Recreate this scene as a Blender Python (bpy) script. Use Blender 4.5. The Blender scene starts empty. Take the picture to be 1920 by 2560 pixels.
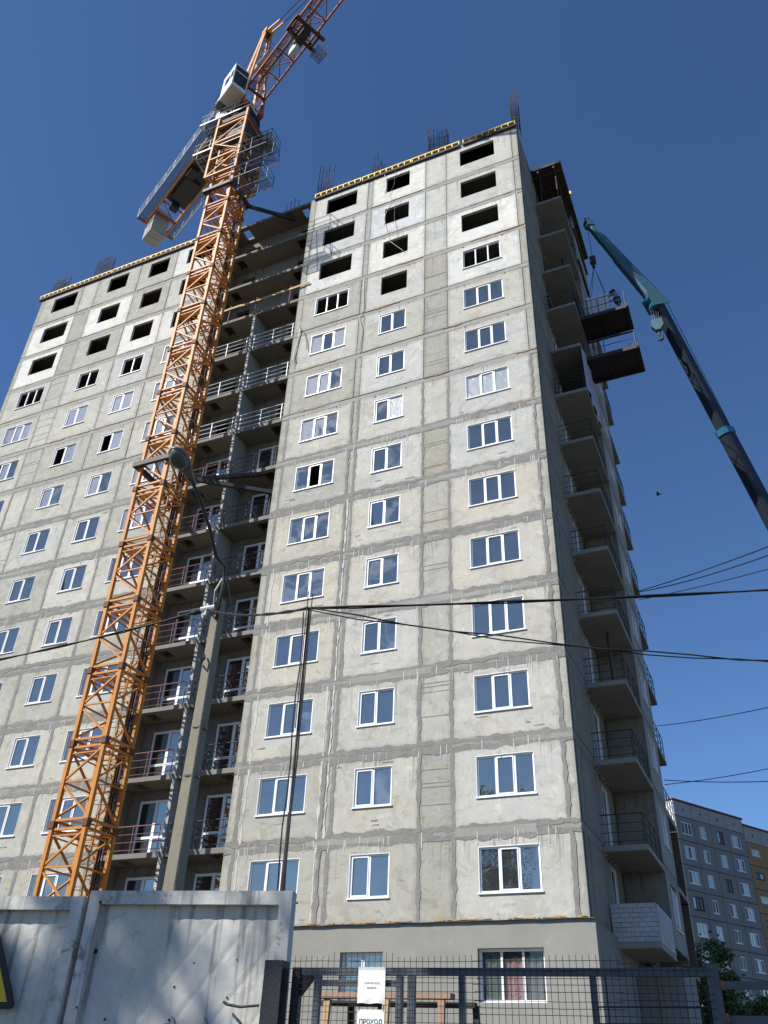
import bpy, math, random
from mathutils import Vector, Matrix, Euler, noise as mnoise
random.seed(7)
R = math.radians
scene = bpy.context.scene
col = scene.collection

# ------------------------------------------------------------------ camera
CAM = Vector((4.9477, -27.7168, 1.603))
YAW, PIT, ROL = R(-25.0294), R(34.1588), R(2.4199)
fwd = Vector((math.sin(YAW)*math.cos(PIT), math.cos(YAW)*math.cos(PIT), math.sin(PIT)))
r0 = Vector((math.cos(YAW), -math.sin(YAW), 0)); u0 = r0.cross(fwd)
rgt = math.cos(ROL)*r0 + math.sin(ROL)*u0
upv = -math.sin(ROL)*r0 + math.cos(ROL)*u0
cd = bpy.data.cameras.new('camera')
cam = bpy.data.objects.new('camera', cd); col.objects.link(cam)
m = Matrix((rgt, upv, -fwd)).transposed().to_4x4(); m.translation = CAM
cam.matrix_world = m
cd.sensor_fit = 'VERTICAL'; cd.sensor_height = 36.0; cd.lens = 36.0*2097.5/2560.0
cd.clip_start = 0.1; cd.clip_end = 3000
scene.camera = cam
scene.render.resolution_x, scene.render.resolution_y = 768, 1024

# ------------------------------------------------------------------ sky, sun, exposure
SUNL = Vector((0.744, 1.0, -1.14)).normalized()          # direction the light travels
w = bpy.data.worlds.new('World'); scene.world = w; w.use_nodes = True
nt = w.node_tree; nt.nodes.clear()
sky = nt.nodes.new('ShaderNodeTexSky'); sky.sky_type = 'NISHITA'; sky.sun_disc = False
sky.sun_elevation = math.asin(-SUNL.z); sky.sun_rotation = math.atan2(-SUNL.x, -SUNL.y)
sky.altitude = 250; sky.air_density = 1.0; sky.dust_density = 0.0; sky.ozone_density = 10.0
bg = nt.nodes.new('ShaderNodeBackground'); bg.inputs['Strength'].default_value = 0.101
wo = nt.nodes.new('ShaderNodeOutputWorld')
nt.links.new(sky.outputs[0], bg.inputs[0]); nt.links.new(bg.outputs[0], wo.inputs[0])
sl = bpy.data.lights.new('sun', 'SUN'); sl.energy = 5.0; sl.angle = R(0.53); sl.color = (1.0, 0.965, 0.905)
sun = bpy.data.objects.new('sun', sl); col.objects.link(sun)
sun.rotation_euler = SUNL.to_track_quat('-Z', 'Y').to_euler()
sun.location = (-30, -60, 80)
vs = scene.view_settings
vs.view_transform = 'Standard'; vs.look = 'None'; vs.exposure = 0.38; vs.gamma = 1.0; vs.use_curve_mapping = False
scene.render.engine = 'CYCLES'
scene.cycles.max_bounces = 6; scene.cycles.diffuse_bounces = 3; scene.cycles.glossy_bounces = 3
scene.cycles.transparent_max_bounces = 12; scene.cycles.transmission_bounces = 4

# ------------------------------------------------------------------ node helpers
MATS = {}
class NB:
    def __init__(s, name):
        s.m = bpy.data.materials.new(name); s.m.use_nodes = True
        s.t = s.m.node_tree; s.t.nodes.clear()
        s.out = s.t.nodes.new('ShaderNodeOutputMaterial')
        MATS[name] = s.m
    def n(s, typ, ins=None, **kw):
        nd = s.t.nodes.new(typ)
        for k, v in kw.items(): setattr(nd, k, v)
        if ins:
            for k, v in ins.items():
                sock = nd.inputs[k]
                if hasattr(v, 'is_output'): s.t.links.new(v, sock)
                else: sock.default_value = v
        return nd
    def math(s, op, a, b=0.0, c=None, clamp=False):
        d = {0: a, 1: b}
        if c is not None: d[2] = c
        nd = s.n('ShaderNodeMath', d, operation=op); nd.use_clamp = clamp
        return nd.outputs[0]
    def noise(s, vec, scale, detail=3, rough=.55, dist=0.0):
        return s.n('ShaderNodeTexNoise', {'Vector': vec, 'Scale': scale, 'Detail': detail, 'Roughness': rough, 'Distortion': dist}).outputs[0]
    def ramp(s, fac, lo, hi, a=0.0, b=1.0):
        return s.n('ShaderNodeMapRange', {0: fac, 1: lo, 2: hi, 3: a, 4: b}, interpolation_type='SMOOTHSTEP').outputs[0]
    def mixc(s, fac, a, b, blend='MIX'):
        nd = s.n('ShaderNodeMix', data_type='RGBA', blend_type=blend)
        for sock, v in ((nd.inputs[0], fac), (nd.inputs[6], a), (nd.inputs[7], b)):
            if hasattr(v, 'is_output'): s.t.links.new(v, sock)
            else: sock.default_value = v
        return nd.outputs[2]
    def vscale(s, vec, x, y, z):
        return s.n('ShaderNodeVectorMath', {0: vec, 1: (x, y, z)}, operation='MULTIPLY').outputs[0]
    def mulc(s, c, f):
        cc = s.n('ShaderNodeCombineColor', {0: f, 1: f, 2: f}).outputs[0]
        return s.mixc(1.0, c, cc, 'MULTIPLY')
    def pos(s): return s.n('ShaderNodeNewGeometry').outputs['Position']
    def done(s, base, rough=.8, metal=0.0, bump=None, bdist=.01, bstr=.6, spec=.5):
        p = s.n('ShaderNodeBsdfPrincipled', {'Base Color': base, 'Roughness': rough, 'Metallic': metal, 'Specular IOR Level': spec})
        if bump is not None:
            b = s.n('ShaderNodeBump', {'Height': bump, 'Distance': bdist, 'Strength': bstr})
            s.t.links.new(b.outputs[0], p.inputs['Normal'])
        s.t.links.new(p.outputs[0], s.out.inputs[0]); return s.m
def rgba(c): return (c[0], c[1], c[2], 1.0)

def panel_material():
    b = NB('panel_concrete'); P = b.pos()
    oi = b.n('ShaderNodeObjectInfo')
    base = oi.outputs['Color']
    u1 = b.n('ShaderNodeSeparateXYZ', {0: b.n('ShaderNodeUVMap', uv_map='lo').outputs[0]})
    u2 = b.n('ShaderNodeSeparateXYZ', {0: b.n('ShaderNodeUVMap', uv_map='hi').outputs[0]})
    big = b.noise(P, .55, 4, .6); med = b.noise(P, 2.6, 5, .65); fine = b.noise(P, 34, 3, .6)
    f = b.math('MULTIPLY_ADD', big, .36, .83)
    f = b.math('MULTIPLY', f, b.math('MULTIPLY_ADD', med, .36, .83))
    f = b.math('MULTIPLY', f, b.math('MULTIPLY_ADD', fine, .22, .89))
    # trowelled filler patches with an edge of their own
    pt = b.noise(b.vscale(P, 1.0, 1.0, 1.5), .95, 5, .55, 1.3)
    patch = b.ramp(pt, .555, .585)
    f = b.math('MULTIPLY', f, b.math('MULTIPLY_ADD', patch, -.12, 1.0))
    pt2 = b.noise(b.vscale(P, 1.6, 1.6, .9), 1.25, 4, .6, 2.0)
    f = b.math('MULTIPLY', f, b.math('MULTIPLY_ADD', b.ramp(pt2, .60, .63), .13, 1.0))
    # run-off streaks below the upper edge
    sv = b.noise(b.vscale(P, 9, 9, .42), 1.0, 3, .6)
    sm = b.noise(b.vscale(P, 1.1, 1.1, .25), 1.0, 2, .5)
    top = b.ramp(u2.outputs[1], .05, 1.6, 1.0, .12)
    st = b.math('MULTIPLY', b.math('MULTIPLY', b.ramp(sv, .54, .66), b.ramp(sm, .42, .56)), top)
    f = b.math('MULTIPLY', f, b.math('MULTIPLY_ADD', st, -.42, 1.0))
    sv2 = b.noise(b.vscale(P, 13, 13, .5), 1.0, 3, .6)
    st2 = b.math('MULTIPLY', b.math('MULTIPLY', b.ramp(sv2, .62, .73), b.ramp(sm, .5, .36)), top)
    f = b.math('MULTIPLY', f, b.math('MULTIPLY_ADD', st2, .30, 1.0))
    # grime towards the panel edges, broken up
    d = b.math('MINIMUM', b.math('MINIMUM', u1.outputs[0], u1.outputs[1]), b.math('MINIMUM', u2.outputs[0], u2.outputs[1]))
    en = b.math('ADD', d, b.math('MULTIPLY_ADD', b.noise(P, 3.2, 5, .7), .55, -.27))
    f = b.math('MULTIPLY', f, b.ramp(en, .0, .22, .80, 1.0))
    # pits and scuffs
    vo = b.n('ShaderNodeTexVoronoi', {'Vector': P, 'Scale': 2.1, 'Randomness': 1.0}).outputs['Distance']
    f = b.math('MULTIPLY', f, b.ramp(vo, .03, .055, .5, 1.0))
    scr = b.noise(b.vscale(P, 2.2, 2.2, 6.0), 1.3, 5, .7, 1.0)
    f = b.math('MULTIPLY', f, b.math('MULTIPLY_ADD', b.ramp(scr, .59, .66), -.27, 1.0))
    c = b.mulc(base, f)
    warm = b.ramp(b.noise(P, .8, 3, .5, .6), .45, .7)
    c = b.mixc(b.math('MULTIPLY', warm, .38), c, b.mixc(1.0, c, (1.08, .97, .80, 1), 'MULTIPLY'))
    bump = b.math('ADD', b.math('MULTIPLY', fine, .35), b.math('ADD', b.math('MULTIPLY', med, .8), b.math('MULTIPLY', patch, .25)))
    return b.done(c, .88, bump=bump, bdist=.012, bstr=.55, spec=.25)
def mottled(name, rgb=None, rough=.85, metal=0.0, s1=1.2, a1=.3, s2=18, a2=.2, bd=.006, bs=.5, spec=.4, stain=None, streak=False):
    b = NB(name); P = b.pos()
    base = rgba(rgb) if rgb else b.n('ShaderNodeObjectInfo').outputs['Color']
    n1 = b.noise(P, s1, 5, .62, .4); n2 = b.noise(P, s2, 4, .6)
    f = b.math('MULTIPLY', b.math('MULTIPLY_ADD', n1, a1*2, 1-a1), b.math('MULTIPLY_ADD', n2, a2*2, 1-a2))
    if streak:
        sv = b.noise(b.vscale(P, 11, 11, .5), 1.0, 3, .6)
        f = b.math('MULTIPLY', f, b.ramp(sv, .50, .70, 1.0, .48))
    c = b.mulc(base, f)
    if stain:
        sn = b.noise(P, stain[2], 5, .7, .6)
        c = b.mixc(b.ramp(sn, stain[3], stain[3]+.12), c, rgba(stain[0]))
        rough = b.ramp(sn, stain[3], stain[3]+.12, rough, stain[1])
    return b.done(c, rough, metal, n2, bd, bs, spec)
panel_material()
mottled('raw_concrete', None, .9, s1=1.1, a1=.28, s2=16, a2=.16, bd=.01)
mottled('mortar', (.222, .217, .198), .95, s1=2.6, a1=.42, s2=22, a2=.35, bd=.02, bs=1.0)
mottled('lime_run', (.50, .49, .455), .9, s1=3, a1=.3, s2=20, a2=.3)
mottled('seam_foam', (.44, .25, .11), .95, s1=6, a1=.4, s2=40, a2=.3, bd=.02)
mottled('plinth_render', (.258, .25, .222), .92, s1=.45, a1=.22, s2=30, a2=.12, bd=.008, stain=((.30, .29, .26), .9, .8, .60))
mottled('white_plastic', (.80, .81, .82), .38, s1=2, a1=.05, s2=9, a2=.04, bd=.001)
mottled('white_brick', None, .9, s1=4, a1=.18, s2=40, a2=.15, bd=.006)
mottled('brick_mortar', (.20, .195, .185), .95, s1=3, a1=.2, s2=30, a2=.3)
mottled('crane_orange', (.49, .20, .032), .55, s1=.7, a1=.3, s2=16, a2=.2, bd=.002, stain=((.15, .065, .03), .85, 7.0, .60))
mottled('crane_red', (.33, .095, .04), .55, s1=.9, a1=.3, s2=16, a2=.2, bd=.002, stain=((.12, .05, .03), .85, 5.0, .62))
mottled('crane_yellow', (.62, .28, .035), .5, s1=1.4, a1=.2, s2=20, a2=.15, bd=.002, stain=((.16, .08, .03), .85, 5.0, .62))
mottled('crane_dark', (.032, .028, .027), .6, s1=2, a1=.3, s2=18, a2=.2, stain=((.07, .038, .025), .9, 4.0, .60))
mottled('node_rust', (.13, .05, .022), .7, s1=3, a1=.3, s2=25, a2=.2)
mottled('white_rail', (.80, .80, .79), .45, s1=3, a1=.12, s2=30, a2=.1, stain=((.30, .2, .14), .8, 7.0, .68))
mottled('red_primer', (.26, .105, .085), .6, s1=3, a1=.25, s2=30, a2=.15)
mottled('black_rail', (.04, .038, .036), .6, s1=3, a1=.25, s2=30, a2=.15)
mottled('galv_grate', (.36, .39, .42), .45, .5, s1=3, a1=.2, s2=30, a2=.15)
mottled('deck_steel', (.085, .095, .11), .6, .0, s1=3, a1=.2, s2=30, a2=.15)
mottled('blue_steel', (.07, .13, .27), .5, s1=3, a1=.2, s2=30, a2=.15)
mottled('cab_white', (.80, .82, .80), .3, s1=1.5, a1=.08, s2=8, a2=.05, bd=.001)
mottled('counterweight', (.34, .335, .31), .9, s1=1.5, a1=.22, s2=16, a2=.15)
mottled('form_yellow', (.90, .64, .11), .6, s1=2.5, a1=.2, s2=20, a2=.15)
mottled('form_ply', (.075, .055, .040), .8, s1=2, a1=.35, s2=14, a2=.25)
mottled('rebar_steel', (.06, .047, .042), .7, .3, s1=4, a1=.3, s2=40, a2=.2)
mottled('timber', (.48, .33, .18), .85, s1=2.5, a1=.22, s2=26, a2=.2)
mottled('old_timber', (.36, .23, .155), .85, s1=2.5, a1=.3, s2=26, a2=.25)
mottled('dark_timber', (.05, .042, .036), .85, s1=2.5, a1=.3, s2=26, a2=.25)
mottled('gate_steel', (.085, .093, .105), .55, s1=2.5, a1=.25, s2=30, a2=.2, stain=((.14, .07, .04), .9, 5.0, .66))
mottled('post_black', (.012, .013, .016), .5, s1=2, a1=.2, s2=30, a2=.2)
mottled('mesh_wire', (.05, .045, .042), .65, .2, s1=6, a1=.3, s2=50, a2=.2)
mottled('rust_patch', (.30, .10, .045), .9, s1=9, a1=.4, s2=40, a2=.3)
mottled('fence_wash', (.57, .555, .50), .85, s1=1.6, a1=.24, s2=14, a2=.12, bd=.012, stain=((.34, .33, .30), .9, 2.6, .58), streak=True)
mottled('fence_frame', (.56, .545, .50), .85, s1=1.8, a1=.22, s2=14, a2=.18, bd=.015, stain=((.27, .26, .235), .9, 5.5, .55), streak=True)
mottled('pole_concrete', (.235, .212, .158), .9, s1=1.6, a1=.22, s2=22, a2=.2, bd=.012, stain=((.20, .14, .085), .9, 3.0, .62))
mottled('arm_steel', (.055, .055, .05), .55, s1=3, a1=.2, s2=30, a2=.15)
mottled('lamp_shell', (.15, .158, .158), .45, .2, s1=3, a1=.15, s2=30, a2=.1)
mottled('lamp_lens', (.10, .11, .095), .25, s1=5, a1=.25, s2=30, a2=.15)
mottled('cable_black', (.012, .012, .013), .6, s1=5, a1=.2, s2=40, a2=.2)
mottled('cable_white', (.6, .6, .58), .6, s1=5, a1=.2, s2=40, a2=.2)
mottled('paper', (.78, .77, .72), .8, s1=9, a1=.07, s2=40, a2=.04, stain=((.55, .50, .40), .9, 11.0, .66))
mottled('sign_white', (.78, .79, .78), .6, s1=6, a1=.05, s2=40, a2=.03)
mottled('print_black', (.015, .015, .015), .7, s1=6, a1=.1, s2=40, a2=.1)
mottled('print_faded', (.30, .29, .28), .7, s1=6, a1=.2, s2=40, a2=.2)
mottled('sign_yellow', (.75, .48, .03), .5, s1=6, a1=.12, s2=30, a2=.08)
mottled('boom_teal', (.05, .115, .14), .42, s1=1.2, a1=.2, s2=16, a2=.12, bd=.001)
mottled('boom_navy', (.016, .021, .033), .5, s1=1.2, a1=.3, s2=16, a2=.2, bd=.001)
mottled('boom_blue', (.03, .17, .28), .4, s1=1.2, a1=.15, s2=16, a2=.12, bd=.001)
mottled('truck_tyre', (.02, .02, .02), .85, s1=3, a1=.2, s2=30, a2=.2)
mottled('block_white', (.62, .64, .64), .85, s1=2, a1=.1, s2=20, a2=.1)
mottled('tarp', (.46, .43, .52), .6, s1=3.0, a1=.35, s2=14, a2=.25, bd=.06, bs=.9, streak=True)
mottled('teal_cloth', (.02, .20, .20), .9, s1=5, a1=.2, s2=40, a2=.15)
mottled('jeans', (.03, .035, .05), .9, s1=5, a1=.2, s2=40, a2=.15)
mottled('skin', (.42, .24, .17), .6, s1=8, a1=.08, s2=60, a2=.05)
mottled('cap_black', (.015, .015, .018), .8, s1=8, a1=.1, s2=60, a2=.05)
mottled('curtain_pink', (.56, .27, .26), .9, s1=3, a1=.16, s2=12, a2=.12, bd=.05, bs=.9)
mottled('curtain_grey', (.22, .195, .20), .9, s1=3, a1=.25, s2=12, a2=.15, bd=.05, bs=.9)
mottled('curtain_green', (.13, .17, .165), .9, s1=3, a1=.3, s2=12, a2=.2, bd=.05, bs=.9)
mottled('old_panel', (.235, .235, .225), .92, s1=.35, a1=.16, s2=4, a2=.12, bd=.01)
mottled('old_panel_top', (.34, .34, .325), .92, s1=.35, a1=.16, s2=4, a2=.12, bd=.01)
mottled('old_ochre', (.32, .205, .105), .92, s1=.35, a1=.12, s2=4, a2=.1, bd=.01)
mottled('old_joint', (.06, .06, .058), .95, s1=1, a1=.3, s2=8, a2=.2)
mottled('old_roof_edge', (.14, .07, .055), .9, s1=1, a1=.3, s2=8, a2=.2)
mottled('bark', (.10, .075, .055), .95, s1=3, a1=.3, s2=20, a2=.3, bd=.03)
mottled('ground_earth', (.075, .068, .055), .97, s1=.3, a1=.3, s2=6, a2=.3, bd=.03)
mottled('ac_beige', (.55, .54, .48), .6, s1=2, a1=.15, s2=20, a2=.1)
mottled('shaded_ochre_screen', (.13, .09, .06), .7, s1=1.5, a1=.25, s2=12, a2=.15)  # ochre with shade put into the colour
mottled('bird_dark', (.02, .02, .02), .8, s1=5, a1=.1, s2=40, a2=.1)

def glass(name, refl, tint, film=None):
    b = NB(name); P = b.pos()
    ws = b.noise(P, 1.7, 3, .5)
    bm = b.n('ShaderNodeBump', {'Height': ws, 'Distance': .012, 'Strength': .35})
    g = b.n('ShaderNodeBsdfGlossy', {'Color': (1, .93, .80, 1), 'Roughness': .015, 'Normal': bm.outputs[0]})
    t = b.n('ShaderNodeBsdfTransparent', {'Color': rgba(tint)})
    fr = b.math('POWER', b.n('ShaderNodeLayerWeight', {'Blend': .5}).outputs['Facing'], 4.0)
    k = b.math('MULTIPLY_ADD', fr, .5, refl, clamp=True)
    mx = b.n('ShaderNodeMixShader', {0: k, 1: t.outputs[0], 2: g.outputs[0]})
    du = b.n('ShaderNodeBsdfDiffuse', {'Color': (.40, .42, .43, 1)})
    o = b.n('ShaderNodeMixShader', {0: b.math('MULTIPLY_ADD', b.noise(P, 1.3, 4, .6), .12, .01, clamp=True), 1: mx.outputs[0], 2: du.outputs[0]}).outputs[0]
    if film:
        fn = b.noise(b.vscale(b.n('ShaderNodeVectorRotate', {'Vector': P, 'Axis': (0, 1, 0), 'Angle': .6}, rotation_type='AXIS_ANGLE').outputs[0], 4.5, 4.5, 1.1), film[1], 4, .55, 1.2)
        fc = b.mulc(rgba(film[0]), b.math('MULTIPLY_ADD', fn, 1.0, .5))
        b2 = b.n('ShaderNodeBump', {'Height': fn, 'Distance': film[5], 'Strength': .8})
        pr = b.n('ShaderNodeBsdfPrincipled', {'Base Color': fc, 'Roughness': film[6] if len(film) > 6 else .5, 'Normal': b2.outputs[0], 'Specular IOR Level': .35})
        mk = b.math('MULTIPLY', b.ramp(b.noise(P, film[2], 3, .6, .8), film[3], film[3]+.16), film[4])
        o = b.n('ShaderNodeMixShader', {0: mk, 1: o, 2: pr.outputs[0]}).outputs[0]
    b.t.links.new(o, b.out.inputs[0]); return b.m
glass('glass_clear', .34, (.30, .34, .36))
glass('glass_dusty', .34, (.30, .34, .36), film=((.36, .40, .46), 1.2, .9, .46, .18, .003))
glass('glass_film', .30, (.25, .28, .30), film=((.34, .39, .42), 1.6, .8, .22, .66, .018, .3))
glass('glass_light', .05, (.85, .87, .86))
glass('glass_dark', .07, (.16, .17, .18))
glass('glass_pale', .40, (.30, .33, .36), film=((.30, .32, .42), .8, .7, .26, .40, .003))

def leaf_material(name, c1, c2):
    b = NB(name)
    rnd = b.n('ShaderNodeNewGeometry').outputs['Random Per Island']
    c = b.mixc(rnd, rgba(c1), rgba(c2))
    d = b.n('ShaderNodeBsdfPrincipled', {'Base Color': c, 'Roughness': .5, 'Specular IOR Level': .4})
    t = b.n('ShaderNodeBsdfTranslucent', {'Color': c})
    mx = b.n('ShaderNodeMixShader', {0: .32, 1: d.outputs[0], 2: t.outputs[0]})
    b.t.links.new(mx.outputs[0], b.out.inputs[0]); return b.m
leaf_material('leaf_green', (.045, .085, .022), (.10, .14, .04))
leaf_material('leaf_pale', (.07, .11, .03), (.15, .19, .07))
leaf_material('leaf_dark', (.02, .045, .018), (.05, .08, .03))

# ------------------------------------------------------------------ mesh helpers
def V(*a): return Vector(a)
BOXF = ((0,1,2,3), (7,6,5,4), (0,4,5,1), (1,5,6,2), (2,6,7,3), (3,7,4,0))
class MB:
    def __init__(s): s.v = []; s.f = []; s.smooth = False
    def hexa(s, pts):
        n = len(s.v); s.v += [tuple(p) for p in pts]; s.f += [tuple(n+i for i in q) for q in BOXF]; return s
    def box(s, x0, y0, z0, x1, y1, z1):
        return s.hexa(((x0,y0,z0),(x0,y1,z0),(x1,y1,z0),(x1,y0,z0),(x0,y0,z1),(x0,y1,z1),(x1,y1,z1),(x1,y0,z1)))
    def beam(s, p, q, w, h=None, up=None):
        p, q = Vector(p), Vector(q); h = h or w
        d = (q-p).normalized(); up = Vector(up) if up else (V(0,0,1) if abs(d.z) < .97 else V(0,1,0))
        a = d.cross(up).normalized()*w*.5; b = d.cross(a).normalized()*h*.5
        return s.hexa((p-a-b, p-a+b, p+a+b, p+a-b, q-a-b, q-a+b, q+a+b, q+a-b))
    def tube(s, p, q, r, n=6, r2=None, cap=True):
        p, q = Vector(p), Vector(q); r2 = r if r2 is None else r2
        d = (q-p).normalized(); up = V(0,0,1) if abs(d.z) < .97 else V(0,1,0)
        a = d.cross(up).normalized(); b = d.cross(a)
        k = len(s.v)
        for c, rr in ((p, r), (q, r2)):
            for i in range(n):
                t = 2*math.pi*i/n; s.v.append(tuple(c+a*math.cos(t)*rr+b*math.sin(t)*rr))
        for i in range(n):
            j = (i+1) % n; s.f.append((k+i, k+n+i, k+n+j, k+j))
        if cap: s.f.append(tuple(k+i for i in range(n))); s.f.append(tuple(k+n+i for i in reversed(range(n))))
        return s
    def path(s, pts, r, n=6):
        pts = [Vector(p) for p in pts]; k = len(s.v); L = len(pts)
        rs = r if isinstance(r, (list, tuple)) else [r]*L
        pa = None
        for i, p in enumerate(pts):
            d = (pts[min(i+1, L-1)]-pts[max(i-1, 0)]).normalized()
            if pa is None:
                up = V(0,0,1) if abs(d.z) < .97 else V(0,1,0); a = d.cross(up).normalized()
            else:
                a = (pa-d*pa.dot(d)).normalized()
            pa = a; b = d.cross(a)
            for t in range(n):
                th = 2*math.pi*t/n; s.v.append(tuple(p+a*math.cos(th)*rs[i]+b*math.sin(th)*rs[i]))
        for i in range(L-1):
            for t in range(n):
                u = (t+1) % n; s.f.append((k+i*n+t, k+(i+1)*n+t, k+(i+1)*n+u, k+i*n+u))
        s.f.append(tuple(k+t for t in range(n))); s.f.append(tuple(k+(L-1)*n+t for t in reversed(range(n))))
        return s
    def face(s, pts):
        n = len(s.v); s.v += [tuple(p) for p in pts]; s.f.append(tuple(range(n, n+len(pts)))); return s
    def prism(s, pts, d):
        pts = [Vector(p) for p in pts]; d = Vector(d); n = len(s.v); L = len(pts)
        s.v += [tuple(p) for p in pts]+[tuple(p+d) for p in pts]
        s.f.append(tuple(range(n, n+L))); s.f.append(tuple(range(n+2*L-1, n+L-1, -1)))
        for i in range(L):
            j = (i+1) % L; s.f.append((n+i, n+L+i, n+L+j, n+j))
        return s
    def mesh(s, name, mat):
        me = bpy.data.meshes.new(name); me.from_pydata(s.v, [], s.f); me.update()
        if s.smooth: me.polygons.foreach_set('use_smooth', [True]*len(me.polygons))
        if mat: me.materials.append(MATS[mat])
        return me
    def build(s, name, mat, parent=None, **kw):
        return link(s.mesh(name, mat), name, parent, **kw)
def link(me, name, parent=None, loc=(0,0,0), rz=0.0, color=None, rot=None):
    o = bpy.data.objects.new(name, me); col.objects.link(o)
    o.location = loc; o.rotation_euler = rot if rot else (0, 0, rz)
    if color: o.color = (color[0], color[1], color[2], 1)
    if parent:
        o.parent = parent
        if parent.type == 'EMPTY':
            o.matrix_parent_inverse = Matrix.Translation(-Vector(parent.location))
    return o
def tag(o, label=None, cat=None, group=None, kind=None):
    if label: o['label'] = label
    if cat: o['category'] = cat
    if group: o['group'] = group
    if kind: o['kind'] = kind
    return o
def thing(name, loc, label, cat, group=None):
    e = bpy.data.objects.new(name, None); col.objects.link(e); e.location = loc; e.empty_display_size = .3
    return tag(e, label, cat, group)

# ================================================================== THE SETTING
g = MB(); g.face(((-900,-900,0),(900,-900,0),(900,900,0),(-900,900,0)))
tag(g.build('ground', 'ground_earth'), kind='structure')

# ================================================================== APARTMENT BUILDING UNDER CONSTRUCTION
BLD = thing('apartment_building', (-18, 8, 0), 'tall unfinished concrete panel apartment block with rows of windows behind the fence', 'building')
def J(k): return 5.6+3.0*(k-2)           # joint level under storey k; J(16) is the roof
TOPK = 15
SILL, HEAD = 1.075, 2.497                 # window opening above J(k)
def panel_mesh(W, H, hole=None, th=.15):
    """front face at y=0 looking to -y, local x 0..W, z 0..H; UV maps lo/hi carry metres from the edges"""
    xs = [0, W]; zs = [0, H]
    if hole: xs = [0, hole[0], hole[2], W]; zs = [0, hole[1], hole[3], H]
    v = []; f = []
    def q(a, b, c, d): n = len(v); v.extend((a, b, c, d)); f.append((n, n+1, n+2, n+3))
    for i in range(len(xs)-1):
        for k in range(len(zs)-1):
            if hole and i == 1 and k == 1: continue
            x0, x1, z0, z1 = xs[i], xs[i+1], zs[k], zs[k+1]
            q((x0,0,z0), (x1,0,z0), (x1,0,z1), (x0,0,z1)); q((x0,th,z0), (x0,th,z1), (x1,th,z1), (x1,th,z0))
    q((0,0,0), (0,0,H), (0,th,H), (0,th,0)); q((W,0,0), (W,th,0), (W,th,H), (W,0,H))
    q((0,0,0), (0,th,0), (W,th,0), (W,0,0)); q((0,0,H), (W,0,H), (W,th,H), (0,th,H))
    if hole:
        a, b, c, d = hole
        q((a,0,b), (a,th,b), (a,th,d), (a,0,d)); q((c,0,b), (c,0,d), (c,th,d), (c,th,b))
        q((a,0,b), (c,0,b), (c,th,b), (a,th,b)); q((a,0,d), (a,th,d), (c,th,d), (c,0,d))
    me = bpy.data.meshes.new('wall_panel'); me.from_pydata(v, [], f); me.update()
    lo = me.uv_layers.new(name='lo').data; hi = me.uv_layers.new(name='hi').data
    for lp in me.loops:
        x, y, z = me.vertices[lp.vertex_index].co
        lo[lp.index].uv = (x, z); hi[lp.index].uv = (W-x, H-z)
    me.materials.append(MATS['panel_concrete']); return me
PCACHE = {}
def wall_panel(x0, x1, z0, z1, y=0.0, hole=None, color=(.42,.41,.39), name='wall_panel', rz=0.0, origin=None, th=.15):
    key = (round(x1-x0,3), round(z1-z0,3), tuple(round(h,3) for h in hole) if hole else None, th)
    if key not in PCACHE: PCACHE[key] = panel_mesh(x1-x0, z1-z0, hole, th)
    return link(PCACHE[key], name, BLD, loc=origin or (x0, y, z0), rz=rz, color=color)
def ragged(mb, along, c0, c1, mid, hw, y, amp=.05, step=.11, th=.012, vert=False, seed=0, hw2=None):
    """an irregular trowelled strip on the wall: along from c0 to c1, centred on mid"""
    n = max(2, int(abs(c1-c0)/step)); hw2 = hw if hw2 is None else hw2
    A = []; B = []
    for i in range(n+1):
        t = c0+(c1-c0)*i/n
        e1 = hw*(1+.35*mnoise.noise((t*.9, seed, 3.1)))+amp*mnoise.noise((t*3.1, seed*1.7, .3))*1.6+amp*.6*mnoise.noise((t*9.7, seed, 8.2))
        e2 = hw2*(1+.35*mnoise.noise((t*.9, seed, 9.1)))+amp*mnoise.noise((t*3.1, seed*1.3, 5.3))*1.6+amp*.6*mnoise.noise((t*9.7, seed, 2.2))
        A.append((t, mid-max(e1, .004))); B.append((t, mid+max(e2, .004)))
    for i in range(n):
        quad = (A[i], A[i+1], B[i+1], B[i])
        if vert: pts = [V(p[1], y-th, p[0]) for p in quad]
        else: pts = [V(p[0], y-th, p[1]) for p in quad]
        if vert: pts.reverse()
        mb.face(pts)
    for E, flip in ((A, 0), (B, 1)):
        for i in range(n):
            p, q = E[i], E[i+1]
            if vert: pts = [V(p[1], y-th, p[0]), V(p[1], y+.02, p[0]), V(q[1], y+.02, q[0]), V(q[1], y-th, q[0])]
            else: pts = [V(p[0], y-th, p[1]), V(p[0], y+.02, p[1]), V(q[0], y+.02, q[1]), V(q[0], y-th, q[1])]
            mb.face(pts)
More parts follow.
